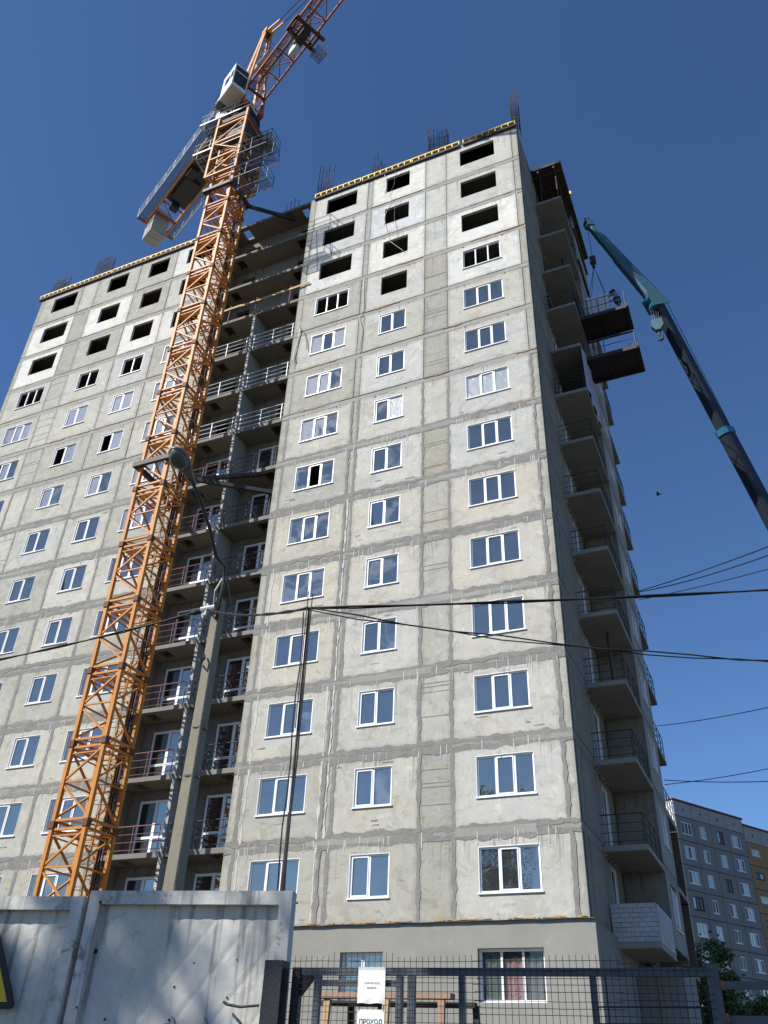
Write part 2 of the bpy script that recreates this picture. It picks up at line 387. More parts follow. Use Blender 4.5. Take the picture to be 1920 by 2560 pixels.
# ---- windows (frame > panes)
WCACHE = {}
def window_mesh(w, h, cuts, sash):
    key = ('f', round(w,3), round(h,3), tuple(cuts), tuple(sash))
    if key in WCACHE: return WCACHE[key]
    m = MB(); e = .003; t = .024; fr = .052
    # outer trim, then the frame set back, then mullions
    for (a, b, c, d) in ((e, e, t, h-e), (w-t, e, w-e, h-e), (t, e, w-t, t), (t, h-t, w-t, h-e)): m.box(a, -.008, b, c, .09, d)
    for (a, b, c, d) in ((t, t, t+fr, h-t), (w-t-fr, t, w-t, h-t), (t+fr, t, w-t-fr, t+fr), (t+fr, h-t-fr, w-t-fr, h-t)): m.box(a, .055, b, c, .125, d)
    for c in cuts: m.box(c-.034, .052, t+fr, c+.034, .123, h-t-fr)
    m.box(-.03, -.055, -.03, w+.03, .02, .012)
    edges = [t+fr]+[c for c in cuts]+[w-t-fr]
    panes = []
    for i in range(len(edges)-1):
        a = edges[i]+(.04 if i else 0); b = edges[i+1]-(.04 if i < len(cuts) else 0)
        s = .038 if i in sash else 0.0
        if s:
            z0, z1 = t+fr, h-t-fr
            for (p, q, r_, u) in ((a, z0, a+s, z1), (b-s, z0, b, z1), (a+s, z0, b-s, z0+s), (a+s, z1-s, b-s, z1)): m.box(p, .035, q, r_, .10, u)
        panes.append((a+s, t+fr+s, b-s, h-t-fr-s))
    me = m.mesh('window', 'white_plastic'); WCACHE[key] = (me, panes); return me, panes
def pane_mesh(w, h, mat):
    key = ('p', round(w,3), round(h,3), mat)
    if key not in WCACHE:
        m = MB(); m.box(-w/2, -.006, -h/2, w/2, .006, h/2); WCACHE[key] = m.mesh('pane', mat)
    return WCACHE[key]
rw = random.Random(5)
def window(x, z, w, h, y=0.0, cuts=(), sash=(), mats='glass_clear', rz=0.0, origin=None, tilt=None, parent=None):
    me, panes = window_mesh(w, h, cuts, sash)
    o = link(me, 'window', parent or BLD, loc=origin or (x, y, z), rz=rz)
    for i, (a, b, c, d) in enumerate(panes):
        mt = mats if isinstance(mats, str) else mats[i]
        if mt is None: continue
        rx, rzz = rw.gauss(0, .009), rw.gauss(0, .009); py = .085
        if mt == 'glass_clear' and rw.random() < .08: mt = 'glass_dusty'
        if tilt == i: rx = .10; py = .12
        link(pane_mesh(c-a, d-b, mt), 'pane', o, loc=((a+c)/2, py, (b+d)/2), rot=(rx, 0, rzz))
    return o

G0, WH, YL, OL = (.43,.42,.372), (.59,.578,.525), (.45,.425,.37), (.335,.325,.28)
GR, LB, DK = (.375,.366,.322), (.455,.447,.41), (.325,.318,.28)
FK = (.262, .240, .195)  # flank concrete: the front's tone darkened to carry the shade
TINT = {'R': {15:LB,14:LB,13:WH,12:WH,11:G0,10:LB,9:LB,8:LB,7:YL,6:YL,5:G0,4:G0,3:LB,2:G0},
        'M': {15:WH,14:(.52,.52,.51),13:WH,12:LB,11:G0,10:LB,9:LB,8:LB,7:(.45,.43,.37),6:YL,5:LB,4:G0,3:G0,2:GR},
        'L': {15:(.5,.5,.48),14:(.46,.46,.45),13:(.55,.55,.53),12:GR,11:(.43,.42,.38),10:(.355,.35,.31),9:G0,8:GR,7:(.45,.43,.37),6:YL,5:(.44,.42,.36),4:G0,3:GR,2:GR},
        'S': {15:(.46,.46,.42),14:(.46,.455,.41),13:(.44,.435,.39),12:DK,11:DK,10:OL,9:G0,8:(.32,.31,.255),7:GR,6:GR,5:GR,4:(.40,.395,.36),3:DK,2:OL},
        'A': {15:GR,14:(.60,.59,.545),13:(.60,.59,.545),12:G0,11:G0,10:G0,9:G0}, 'T': {15:G0,14:DK,13:DK,12:GR,11:G0,10:GR},
        'B': {15:GR,14:(.60,.59,.545),13:GR,12:(.44,.43,.38),11:(.44,.43,.38),10:GR,9:G0}, 'C': {15:GR,14:GR,13:(.60,.59,.545),12:(.43,.42,.39),11:(.44,.43,.40),10:GR,9:G0,7:LB,6:(.45,.43,.39)},
        'D': {15:(.58,.57,.53),14:G0,13:(.57,.56,.52),12:GR}}
COLS = [ # name, panel x0, x1, window x0, x1, wing y
    ('L', -13.60, -9.96, -12.781, -10.713, 0.0), ('M', -9.62, -6.20, -8.745, -7.226, 0.0), ('R', -4.92, -0.97, -4.071, -2.0, 0.0),
    ('A', -35.62, -32.02, -34.60, -32.47, -.1), ('B', -30.68, -27.02, -29.655, -28.023, -.1), ('C', -27.0, -23.98, -26.174, -24.612, -.1), ('D', -23.96, -20.30, -23.08, -21.03, -.1)]
SOLID = [('S', -6.19, -4.93, 0.0, 'infill_panel'), ('P', -13.99, -13.61, 0.0, 'pilaster_block'), ('P', -9.95, -9.63, 0.0, 'pilaster_block'), ('P', -.96, -.62, 0.0, 'pilaster_block'),
         ('T', -32.01, -30.69, -.1, 'infill_panel'), ('P', -35.95, -35.63, -.1, 'pilaster_block'), ('P', -20.29, -19.90, -.1, 'pilaster_block')]
GAP = .014
rt = random.Random(11)
def jit(c, a=.035): 
    k = 1+rt.uniform(-a, a); w_ = rt.uniform(-.012, .012); return (c[0]*k*(1+w_), c[1]*k, c[2]*k*(1-w_*1.6))
def zr(k): return J(k)+(.30 if k == 2 else .15), J(k+1)-.17
for name, x0, x1, wx0, wx1, y in COLS:
    for k in range(2, TOPK+1):
        z0, z1 = zr(k); ww = wx1-wx0
        hole = (wx0-x0-GAP, J(k)+SILL-z0, wx1-x0-GAP, J(k)+HEAD-z0)
        c = jit(TINT[name].get(k, G0 if rt.random() < .6 else GR))
        wall_panel(x0+GAP, x1-GAP, z0, z1, y+rt.uniform(-.006, .006), hole, c)
        h = HEAD-SILL
        opens = {'M': 12, 'R': 13, 'L': 13, 'A': 13, 'B': 13, 'C': 13, 'D': 13}[name]
        if k >= opens: continue
        three = ww > 1.8
        cuts = (round(ww*.337,3), round(ww*.663,3)) if three else (round(ww*.5,3),)
        sash = (1,) if three else (0,)
        n = 3 if three else 2
        mats = ['glass_clear']*n; tilt = None
        if k == 12: mats = [None]*n; sash = ()
        if (name, k) == ('R', 9): mats = ['glass_film']*3
        if (name, k) == ('M', 9): mats = ['glass_dusty', 'glass_film']
        if name == 'L' and k in (9, 10): mats = ['glass_pale', 'glass_pale', 'glass_dusty']
        if (name, k) == ('L', 11): mats = ['glass_pale', 'glass_clear', 'glass_pale']
        if (name, k) == ('L', 8): mats = ['glass_dusty', None, 'glass_dusty']
        if name == 'L' and k in (6, 7): mats = ['glass_dusty']*3
        if (name, k) == ('M', 7): mats = ['glass_clear', 'glass_dusty']; tilt = 0
        if (name, k) == ('M', 6): mats = ['glass_dusty', 'glass_clear']
        if name in 'ABCD':
            if k in (11, 10): mats = ['glass_pale']*n
            if (name, k) == ('C', 10): mats = [None, 'glass_pale']
            if (name, k) == ('B', 10): mats = [None, 'glass_pale']
            if (name, k) == ('A', 10): mats = [None, 'glass_pale', 'glass_clear']
            if (name, k) in (('C', 9), ('B', 9)): mats = ['glass_pale', 'glass_dusty']
            if (name, k) == ('C', 7): tilt = 0
            if name == 'D' and k > 7: mats = ['glass_pale', 'glass_pale', 'glass_dusty']
        window(wx0, J(k)+SILL, ww, h, y, cuts, sash, mats, tilt=tilt)
for name, x0, x1, y, nm in SOLID:
    for k in range(2, TOPK+1):
        z0, z1 = zr(k); c = jit(TINT.get(name, {}).get(k, GR if name == 'P' else G0))
        wall_panel(x0+.006, x1-.006, z0, z1, y+(.012 if name == 'P' else .006), None, c, nm)
        if name in 'ST' and k in (12, 11, 10, 8, 7, 6, 4, 3):                 # raised lift lines on the infill
            mm = MB()
            for q in range(rt.randint(2, 4)):
                zz = z0+rt.uniform(.4, 2.3); ragged(mm, 0, x0+.03, x1-.03, zz, .012, y+.006, .008, .09, .008, seed=rt.random()*90)
            mm.build('lift_line', 'mortar', BLD)
# ---- slab edges between the storeys
for (a, b, y) in ((-13.99, -.62, .02), (-35.95, -19.90, -.08)):
    for k in range(3, 17):
        mm = MB(); x = a
        while x < b-.01:
            x2 = min(x+rt.uniform(2.4, 4.2), b)
            if b-x2 < .8: x2 = b
            dy = rt.uniform(-.008, .008)-(.022 if k <= 9 else 0); mm.box(x+.004, y+dy, J(k)-.148+rt.uniform(-.012, .012), x2-.004, y+.3, J(k)+.128+rt.uniform(-.014, .012)); x = x2
        mm.build('floor_band', 'raw_concrete', BLD, color=jit((.30,.292,.262) if k > 9 else (.275,.27,.245)))
for (a, b, y, k0) in ((-13.99, -.63, .0, 10), (-35.95, -19.91, -.1, 10)):           # rough edges of the upper joints
    for k in range(k0, 16):
        mm = MB(); x = a
        while x < b:
            L_ = rt.uniform(.3, 1.5); e_ = min(x+L_, b)
            if rt.random() < .6: ragged(mm, 0, x, e_, J(k)-.165, .012, y, .03, .045, rt.uniform(.003, .005), seed=rt.random()*99)
            if rt.random() < .35: ragged(mm, 0, x, e_, J(k)+.14, .010, y, .026, .045, rt.uniform(.0032, .0052), seed=rt.random()*99)
            x += L_+rt.uniform(0, .4)
        tag(mm.build('joint_grout', 'mortar', BLD), kind='stuff')
# ---- trowelled mortar over the joints of the lower storeys
sd = 0
for (a, b, y, kmax, vx) in ((-13.99, -.63, 0.0, 9, (-13.60, -9.96, -9.62, -6.20, -4.92, -.97)), (-35.95, -19.91, -.1, 9, (-35.6, -32.0, -30.68, -27.01, -23.97, -20.3))):
    for k in range(3, kmax+1):
        wide = .13 if k < 9 else .09
        mm = MB(); sd += 1
        ragged(mm, 0, a, b, J(k)-.16, wide*.8, y, .055, .06, .006, seed=sd*3.3); sd += 1
        ragged(mm, 0, a, b, J(k)+.13, wide*.68, y, .06, .06, .008, seed=sd*3.3)
        mm.build('mortar_joint', 'mortar', BLD)
        mm = MB(); x = a                                               # lumps left between the two runs
        while x < b:
            L_ = rt.uniform(.4, 1.6)
            if rt.random() < .62: ragged(mm, 0, x, min(x+L_, b), J(k)-.01, .11, y+.004, .06, .055, rt.uniform(.0070, .0086), seed=rt.random()*99)
            x += L_+rt.uniform(.1, .8)
        tag(mm.build('mortar_lumps', 'mortar', BLD), kind='stuff')
    for x in vx:
        for k in range(2, kmax+1):
            z0, z1 = zr(k); mm = MB(); sd += 1
            hw = .055 if k > 6 else .075
            ragged(mm, 0, z0-.05, z1+.05, x+rt.uniform(-.02, .02), hw, y, .04, .055, .010, vert=True, seed=sd*2.1)
            mm.build('mortar_joint', 'mortar', BLD)
for (x, k0, k1) in ((-13.33, 2, 7), (-10.12, 2, 5), (-9.83, 3, 8)):          # lime washed down along the joints
    for k in range(k0, k1):
        mm = MB(); ragged(mm, 0, J(k)+.1, J(k+1)-.1, x, .028, 0.0, .04, .06, .0125, vert=True, seed=x*k); mm.build('lime_streak', 'lime_run', BLD)
mm = MB()
for k in range(3, 10):                                                       # short lime drips under the joints
    for q in range(30):
        x = rt.uniform(-13.9, -.8); L_ = rt.uniform(.12, .5)
        ragged(mm, 0, J(k)-.1-L_, J(k)+rt.uniform(-.05, .1), x, rt.choice([.004, .006, .009, .014]), 0.0, .010, .05, rt.uniform(.0105, .0122), vert=True, seed=rt.random()*99)
for k in range(3, 10):
    for q in range(14):
        x = rt.uniform(-33, -20.2); L_ = rt.uniform(.12, .5)
        ragged(mm, 0, J(k)-.1-L_, J(k)+rt.uniform(-.05, .1), x, rt.choice([.004, .006, .009, .014]), -.1, .010, .05, rt.uniform(.0105, .0122), vert=True, seed=rt.random()*99)
tag(mm.build('lime_drips', 'lime_run', BLD), kind='stuff')
mm = MB()                                                                    # dabs and trowel smears on the panels
for q in range(70):
    x = rt.choice([rt.uniform(-13.4, -10), rt.uniform(-9.5, -6.3), rt.uniform(-4.8, -1.05), rt.uniform(-30, -20.5)]); k = rt.randint(2, 9)
    zz = J(k)+rt.choice([rt.uniform(.3, .95), rt.uniform(2.6, 2.75)]); L_ = rt.uniform(.1, .5)
    ragged(mm, 0, x, min(x+L_, -1.0 if x > -6 else x+L_), zz, rt.uniform(.008, .03), 0.0 if x > -15 else -.1, .02, .05, rt.uniform(.0032, .0052), seed=rt.random()*99)
tag(mm.build('mortar_smears', 'mortar', BLD), kind='stuff')
for (x0, x1, k) in ((-13.4, -11.2, 11), (-12.9, -11.6, 10), (-7.6, -6.3, 13), (-6.2, -4.9, 10), (-5.2, -4.3, 11), (-3.6, -.7, 13), (-1.6, -.65, 10), (-2.2, -.8, 9), (-9.4, -7.6, 12), (-13.5, -12.3, 13), (-33.5, -31, 14), (-30.4, -29.2, 11)):
    mm = MB(); ragged(mm, 0, x0, x1, J(k)+.11, .012, 0.0 if x0 > -15 else -.1, .04, .05, .012, seed=x0); mm.build('seam_foam', 'seam_foam', BLD)
mm = MB()
for k in range(9, 16):                                                       # lifting loops left in the panel edges
    for (x0, x1) in ((-13.6, -9.96), (-9.62, -6.2), (-4.92, -.97)):
        for x in (x0+.9, x1-.9):
            if rt.random() < .55: mm.box(x-.03, -.02, J(k)-.22, x+.035, .05, J(k)-.165)
tag(mm.build('lifting_pockets', 'crane_dark', BLD), kind='stuff')
# ---- plinth storey
def plinth():
    holes = [(-8.83, 3.58, -7.32, 5.055), (-4.14, 3.66, -2.06, 5.10)]
    xs = [-13.99]+[v for h in holes for v in (h[0], h[2])]+[-.45]
    m = MB(); y = -.12
    for i in range(len(xs)-1):
        if i % 2: h = holes[i//2]; m.box(xs[i], y, 0, xs[i+1], .2, h[1]); m.box(xs[i], y, h[3], xs[i+1], .2, 5.86)
        else: m.box(xs[i], y, 0, xs[i+1], .2, 5.86)
    m.build('plinth_wall', 'plinth_render', BLD)
    m = MB(); m.box(-35.95, -.2, 0, -19.9, .2, 5.86); m.build('plinth_wall', 'plinth_render', BLD)
    m = MB(); m.box(-19.9, 1.0, 0, -13.99, 1.3, 5.4); m.build('plinth_wall', 'plinth_render', BLD)
    m = MB(); m.box(-.75, .2, 0, -.45, 6.95, 5.80); m.box(-.75, 6.95, 0, 1.05, 10.7, 5.3); m.box(-.75, 10.7, 0, -.45, 18, 5.8); m.build('plinth_wall', 'plinth_render', BLD)
    # wavering sheet-metal drip and torn seam foam on top
    m = MB(); x = -13.99; n = 80
    for i in range(n):
        xa = -13.99+(13.55)*i/n; xb = -13.99+13.55*(i+1)/n
        za = 5.885+.02*mnoise.noise((xa*1.3, 0, 0))+.01*mnoise.noise((xa*5, 2, 0)); zb = 5.885+.02*mnoise.noise((xb*1.3, 0, 0))+.01*mnoise.noise((xb*5, 2, 0))
        m.hexa(((xa,-.22,za-.03),(xa,.02,za),(xb,.02,zb),(xb,-.22,zb-.03),(xa,-.22,za-.018),(xa,.02,za+.02),(xb,.02,zb+.02),(xb,-.22,zb-.018)))
    m.build('drip_ledge', 'lamp_shell', BLD)
    m = MB()
    for i in range(46):
        xa = rt.uniform(-10.6, -.7); L_ = rt.uniform(.08, .4); ragged(m, 0, xa, xa+L_, 5.922, .016, -.02, .022, .04, .03+.0008*i, seed=xa)
    tag(m.build('seam_foam', 'seam_foam', BLD), kind='stuff')
    o = window(-8.83, 3.58, 1.51, 1.475, .03, (.755,), (0,), ['glass_clear', 'glass_dusty'])
    o = window(-4.14, 3.66, 2.08, 1.44, .03, (.70, 1.38), (), ['glass_light', 'glass_light', 'glass_light'])
    for (a, b, mt, zt) in ((-4.03, -3.49, 'curtain_green', 5.02), (-3.33, -2.80, 'curtain_pink', 4.86), (-2.70, -2.17, 'curtain_grey', 4.9)):
        m = MB(); n = 14
        for i in range(n):
            xa = a+(b-a)*i/n; xb = a+(b-a)*(i+1)/n
            f_ = lambda t: .20+.018*math.sin(t*23)+.012*math.sin(t*51)
            m.face(((xa, f_(xa), 3.75), (xb, f_(xb), 3.75), (xb, f_(xb), zt+.03*math.sin(xb*14)), (xa, f_(xa), zt+.03*math.sin(xa*14))))
        m.build('curtain', mt, BLD)
plinth()
# ---- inside: floors and cross walls, shade darkened into their concrete colour so that the openings are dark rooms
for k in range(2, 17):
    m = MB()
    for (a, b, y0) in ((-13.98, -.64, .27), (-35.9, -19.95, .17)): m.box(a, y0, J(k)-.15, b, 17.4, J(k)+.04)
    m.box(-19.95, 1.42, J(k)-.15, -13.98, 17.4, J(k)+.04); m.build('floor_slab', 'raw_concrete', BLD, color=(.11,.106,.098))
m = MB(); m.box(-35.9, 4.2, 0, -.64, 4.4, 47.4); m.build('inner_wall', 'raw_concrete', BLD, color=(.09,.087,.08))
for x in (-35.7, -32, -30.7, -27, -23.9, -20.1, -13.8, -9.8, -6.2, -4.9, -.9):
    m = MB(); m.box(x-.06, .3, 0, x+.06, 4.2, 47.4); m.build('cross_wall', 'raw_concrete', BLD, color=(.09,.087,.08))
m = MB(); m.box(-35.95, 17.4, 0, -.62, 17.6, 47.5); m.build('rear_wall', 'raw_concrete', BLD, color=GR)
m = MB(); m.box(-35.95, .17, 0, -35.75, 17.4, 47.5); m.build('end_wall', 'raw_concrete', BLD, color=G0)
# ---- loggia recess between the wings
RX0, RX1, RY = -19.90, -13.99, 1.2
def loggia_slab(k):
    z0, z1 = J(k)-.15, J(k)+.05; m = MB()
    hs = [(-19.25, .25, -18.70, .95), (-14.85, .25, -14.32, .95)]
    xs = [RX0, hs[0][0], hs[0][2], hs[1][0], hs[1][2], RX1]
    for i in range(5):
        if i in (1, 3):
            h = hs[i//2]; m.box(xs[i], 0, z0, xs[i+1], h[1], z1); m.box(xs[i], h[3], z0, xs[i+1], RY, z1)
        else: m.box(xs[i], 0, z0, xs[i+1], RY, z1)
    m.box(RX0, -.012, z0+.01, (RX0+RX1)/2-.55, .0, z1-.004)
    return m.build('balcony_slab', 'raw_concrete', BLD, color=jit((.205,.193,.162)))  # recess shade darkened into the slab colour
for k in range(2, 17):
    o = loggia_slab(k)
    if k < 16:
        for (x, y, w_, d_) in ((-19.28, .22, .61, .76), (-14.88, .22, .60, .76)): MB().box(x, y, J(k)+.052, x+w_, y+d_, J(k)+.075).build('hatch_cover', 'crane_dark', o)
m = MB(); m.box(RX0, 1.2, 47.7, RX1, 1.4, 48.0); m.build('roof_kerb', 'raw_concrete', BLD, color=GR)
RAILC = {}
def railing(x0, x1, y, z, mat, posts=3, rz=0.0, H=1.05):
    L = round(x1-x0, 3)
    if (L, mat, posts) not in RAILC:
        top = MB().tube((0,0,H), (L,0,H), .021, 6).mesh('railing', mat)
        fat = 1.9 if mat == 'white_rail' else 1.0
        bar = MB().tube((0,0,0), (L,0,0), .013*fat, 5).mesh('rail_bar', mat)
        pst = MB().tube((0,0,0), (0,0,H), .019*(fat*.85 if fat > 1 else 1), 6).mesh('rail_post', mat)
        RAILC[(L, mat, posts)] = (top, bar, pst)
    top, bar, pst = RAILC[(L, mat, posts)]
    o = link(top, 'railing', BLD, loc=(x0, y, z), rz=rz)
    for h in (.14, .44, .74): link(bar, 'rail_bar', o, loc=(0, 0, h))
    for i in range(posts): link(pst, 'rail_post', o, loc=(L*(.04+.92*i/(posts-1)), 0, 0))
    return o
BRK = {}
def brick_mesh(lx, ly, h):
    if (lx, ly, h) not in BRK: BRK[(lx, ly, h)] = MB().box(0, 0, 0, lx, ly, h).mesh('brick', 'white_brick')
    return BRK[(lx, ly, h)]
rb = random.Random(3)
nbr = [0]
for k in range(2, 13):
    z0, z1 = J(k)+.05, J(k+1)-.15
    x0, x1 = -16.95, -16.80; H = z1-z0; ch = .088; n = int(H/ch); ch = H/n
    w_ = MB().box(x0+.012, .012, z0, x1-.012, RY, z1).build('divider_wall', 'brick_mortar', BLD)
    stuff = MB()
    for r_ in range(n):
        y = .0
        ys = [.0, .125] if r_ % 2 else [.0]
        yy = ys[-1]+(.0 if r_ % 2 == 0 else 0)
        segs = ([(0, .25)] if r_ % 2 == 0 else [(0, .12)]); p = segs[-1][1]+.01
        while p < RY-.02: segs.append((p, min(p+.25, RY-.01))); p += .26
        for (a, b) in segs:
            front = (k <= 4) 
            dx = rb.uniform(-.003, .003)
            if front and nbr[0] < 200 and a < .8:
                link(brick_mesh(round(x1-x0,3), round(b-a,3), round(ch-.012,4)), 'brick', w_, loc=(x0+dx, a+rb.uniform(0,.004), z0+r_*ch+.006), color=jit((.43,.425,.40), .1)); nbr[0] += 1
            else: stuff.box(x0+dx, a, z0+r_*ch+.006, x1+dx, b, z0+r_*ch+ch-.006)
    tag(stuff.build('brickwork', 'white_brick', w_, color=(.42,.415,.39)), kind='stuff')
# back wall of the recess, its concrete darkened for shade, with balcony doors or bare openings
def door_unit(x0, x1, z0, h, mats):
    w = x1-x0; m = MB(); y0, y1 = RY-.01, RY+.07; c = x0+w*.52
    for (a, b, p, q) in ((x0, x0+.09, z0, z0+h), (x1-.09, x1, z0, z0+h), (c-.07, c+.07, z0, z0+h)): m.box(a, y0, p, b, y1, q)
    for zz in (z0+.03, z0+.88, z0+h-.06): m.box(x0, y0+.004, zz-.05, x1, y1-.004, zz+.05)
    o = m.build('balcony_door', 'white_plastic', BLD)
    for j, (a, b) in enumerate(((x0+.09, c-.07), (c+.07, x1-.09))):
        for (p, q) in ((z0+.08, z0+.83), (z0+.93, z0+h-.11)):
            link(pane_mesh(b-a, q-p, mats[j]), 'pane', o, loc=((a+b)/2, RY+.03, (p+q)/2), rot=(rw.gauss(0,.006), 0, rw.gauss(0,.006)))
for k in range(2, TOPK+1):
    z0, z1 = J(k)+.05, J(k+1)-.15
    unit = k <= 9
    ops = [(-19.30, -17.62), (-15.98, -14.30)] if unit else [(-19.2, -18.3), (-15.2, -14.25)]
    xs = [RX0, ops[0][0], ops[0][1], ops[1][0], ops[1][1], RX1]; hh = 2.38 if unit else 2.1
    for i in range(5):
        if i in (1, 3):
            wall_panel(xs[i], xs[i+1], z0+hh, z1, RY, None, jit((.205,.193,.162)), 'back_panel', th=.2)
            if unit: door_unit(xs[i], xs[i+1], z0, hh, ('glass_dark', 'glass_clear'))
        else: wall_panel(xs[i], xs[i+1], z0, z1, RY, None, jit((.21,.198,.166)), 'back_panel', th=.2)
    if unit:
        railing(-19.88, -17.02, .05, z0, 'red_primer'); railing(-16.75, -14.02, .05, z0, 'black_rail')
    elif k <= 12:
        railing(-19.88, -17.02, .05, z0, 'white_rail'); railing(-16.75, -14.02, .05, z0, 'white_rail')
    for (x, y) in ((RX0, -.1), (RX1, 0.0)):                                # side walls of the recess, colour darkened as if shaded
        m = MB(); 
        if x == RX0: m.box(x-.20, .17, z0-.2, x, RY, z1+.2)
        else: m.box(x, .27, z0-.2, x+.20, RY, z1+.2)
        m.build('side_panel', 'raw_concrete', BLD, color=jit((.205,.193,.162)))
# guard rail of planks on posts in the storey being finished
z0 = J(13)+.05
for x in (-18.75, -16.9, -14.6):
    m = MB(); m.tube((x, -.03, z0-.1), (x+.05, -.04, z0+1.25), .032, 8); m.build('guard_post', 'red_primer', BLD)
for (a, b, z) in ((-19.7, -17.9, z0+.92), (-17.9, -15.3, z0+.90), (-15.6, -13.3, z0+.93)):
    m = MB(); m.beam((a, -.10, z), (b, -.09, z+.05), .03, .15); m.build('guard_plank', 'timber', BLD)
# ---- side elevation, x = -0.62: flank panels, loggias, projecting bay
SX, BX = -.62, .92
for k in range(2, TOPK+1):
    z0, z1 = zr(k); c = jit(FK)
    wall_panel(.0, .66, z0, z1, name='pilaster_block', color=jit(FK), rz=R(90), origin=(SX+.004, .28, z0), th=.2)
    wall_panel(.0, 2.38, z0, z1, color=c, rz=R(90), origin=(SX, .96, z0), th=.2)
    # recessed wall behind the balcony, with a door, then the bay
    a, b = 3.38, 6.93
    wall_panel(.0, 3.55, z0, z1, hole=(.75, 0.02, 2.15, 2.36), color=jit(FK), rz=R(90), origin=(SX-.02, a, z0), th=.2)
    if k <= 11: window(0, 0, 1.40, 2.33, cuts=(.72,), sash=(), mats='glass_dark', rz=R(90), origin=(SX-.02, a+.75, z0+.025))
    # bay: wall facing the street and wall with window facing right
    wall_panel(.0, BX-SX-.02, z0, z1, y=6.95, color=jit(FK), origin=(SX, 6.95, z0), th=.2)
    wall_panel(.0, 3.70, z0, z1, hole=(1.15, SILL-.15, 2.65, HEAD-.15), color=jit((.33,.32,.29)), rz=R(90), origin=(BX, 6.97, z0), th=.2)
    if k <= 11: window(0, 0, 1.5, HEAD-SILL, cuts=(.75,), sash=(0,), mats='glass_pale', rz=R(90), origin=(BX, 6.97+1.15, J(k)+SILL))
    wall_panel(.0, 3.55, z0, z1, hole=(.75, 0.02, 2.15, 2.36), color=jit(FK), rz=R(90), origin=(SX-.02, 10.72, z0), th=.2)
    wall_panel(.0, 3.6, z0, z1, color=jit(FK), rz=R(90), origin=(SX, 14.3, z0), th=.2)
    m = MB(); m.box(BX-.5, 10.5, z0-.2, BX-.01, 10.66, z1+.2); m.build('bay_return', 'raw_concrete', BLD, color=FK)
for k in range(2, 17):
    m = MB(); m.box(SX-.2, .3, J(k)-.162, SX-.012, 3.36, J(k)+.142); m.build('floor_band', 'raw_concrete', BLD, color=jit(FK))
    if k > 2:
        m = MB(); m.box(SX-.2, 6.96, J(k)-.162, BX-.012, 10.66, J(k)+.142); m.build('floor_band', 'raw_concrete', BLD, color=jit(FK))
    if k < 16:
        for (ya, yb) in ((3.36, 6.94), (10.70, 13.8)):
            m = MB(); m.box(SX-.1, ya, J(k)-.15, BX-.01, yb, J(k)+.05); m.box(SX-.01, ya-.02, J(k)-.13, BX-.03, ya, J(k)+.03)
            m.build('balcony_slab', 'raw_concrete', BLD, color=jit((.30,.29,.26)))
        m = MB(); y = 3.4
        while y < 6.8:                                                       # pale mortar blobs along the bearing line
            if rt.random() < .6: m.box(SX-.02, y, J(k)-.185-rt.uniform(0,.03), SX+rt.uniform(.02,.06), y+rt.uniform(.06,.16), J(k)-.152)
            y += rt.uniform(.12, .4)
        if m.v: tag(m.build('mortar_blobs', 'lime_run', BLD), kind='stuff')
        if 3 <= k <= 10 or k == 12:
            zt = J(k)+.05
            railing(SX-.35, BX-.03, 3.42, zt, 'black_rail', 2)
            railing(3.45, 6.9, BX-.05, zt, 'black_rail', 4, rz=R(90)).location = (BX-.05, 3.45, zt)
            o = railing(0, 3.0, 0, zt, 'black_rail', 4, rz=R(90)); o.location = (BX-.05, 10.75, zt)
for k in (2, 3):  # added screen, coloured like the old block's ochre end wall in shade
    m = MB(); m.box(SX, 13.82, J(k)-.2, BX-.02, 13.96, J(k+1)-.15); m.build('shaded_ochre_screen', 'shaded_ochre_screen', BLD)
m = MB(); m.tube((.2, 5.0, J(6)-2.8+.05), (.2, 5.0, J(6)-.15), .05, 8); m.build('steel_prop', 'black_rail', BLD)
m = MB(); m.tube((.3, 5.2, J(13)+.05), (.3, 5.2, J(14)-.15), .05, 8); m.build('steel_prop', 'black_rail', BLD)
# brick parapet of the lowest balcony
zb = J(2)+.05; ch = .144; x0, x1 = -.58, BX-.01
o = MB().box(x0, 3.37, zb, x1, 3.47, zb+ch*8-.01).build('brick_parapet', 'brick_mortar', BLD)
o2 = MB().box(BX-.13, 3.47, zb, BX-.03, 6.94, zb+ch*8-.01).build('brick_parapet', 'brick_mortar', BLD)
BW = .288
for r_ in range(8):
    x = x0+(BW*.5 if r_ % 2 else 0)-BW*.5; 
    while x < x1-.02:
        a, b = max(x, x0), min(x+BW-.012, x1)
        if b-a > .05: link(brick_mesh(round(b-a,3), .09, ch-.014), 'brick', o, loc=(a, 3.352+rb.uniform(-.003,.003), zb+r_*ch+.007), color=jit((.50,.50,.50), .08))
        x += BW
    y = 3.352+(BW*.5 if r_ % 2 else 0)-BW*.5+.1
    while y < 6.93:
        a, b = max(y, 3.45), min(y+BW-.012, 6.93)
        if b-a > .05: link(brick_mesh(.09, round(b-a,3), ch-.014), 'brick', o2, loc=(BX-.098+rb.uniform(-.003,.003), a, zb+r_*ch+.007), color=jit((.50,.50,.50), .08))
        y += BW
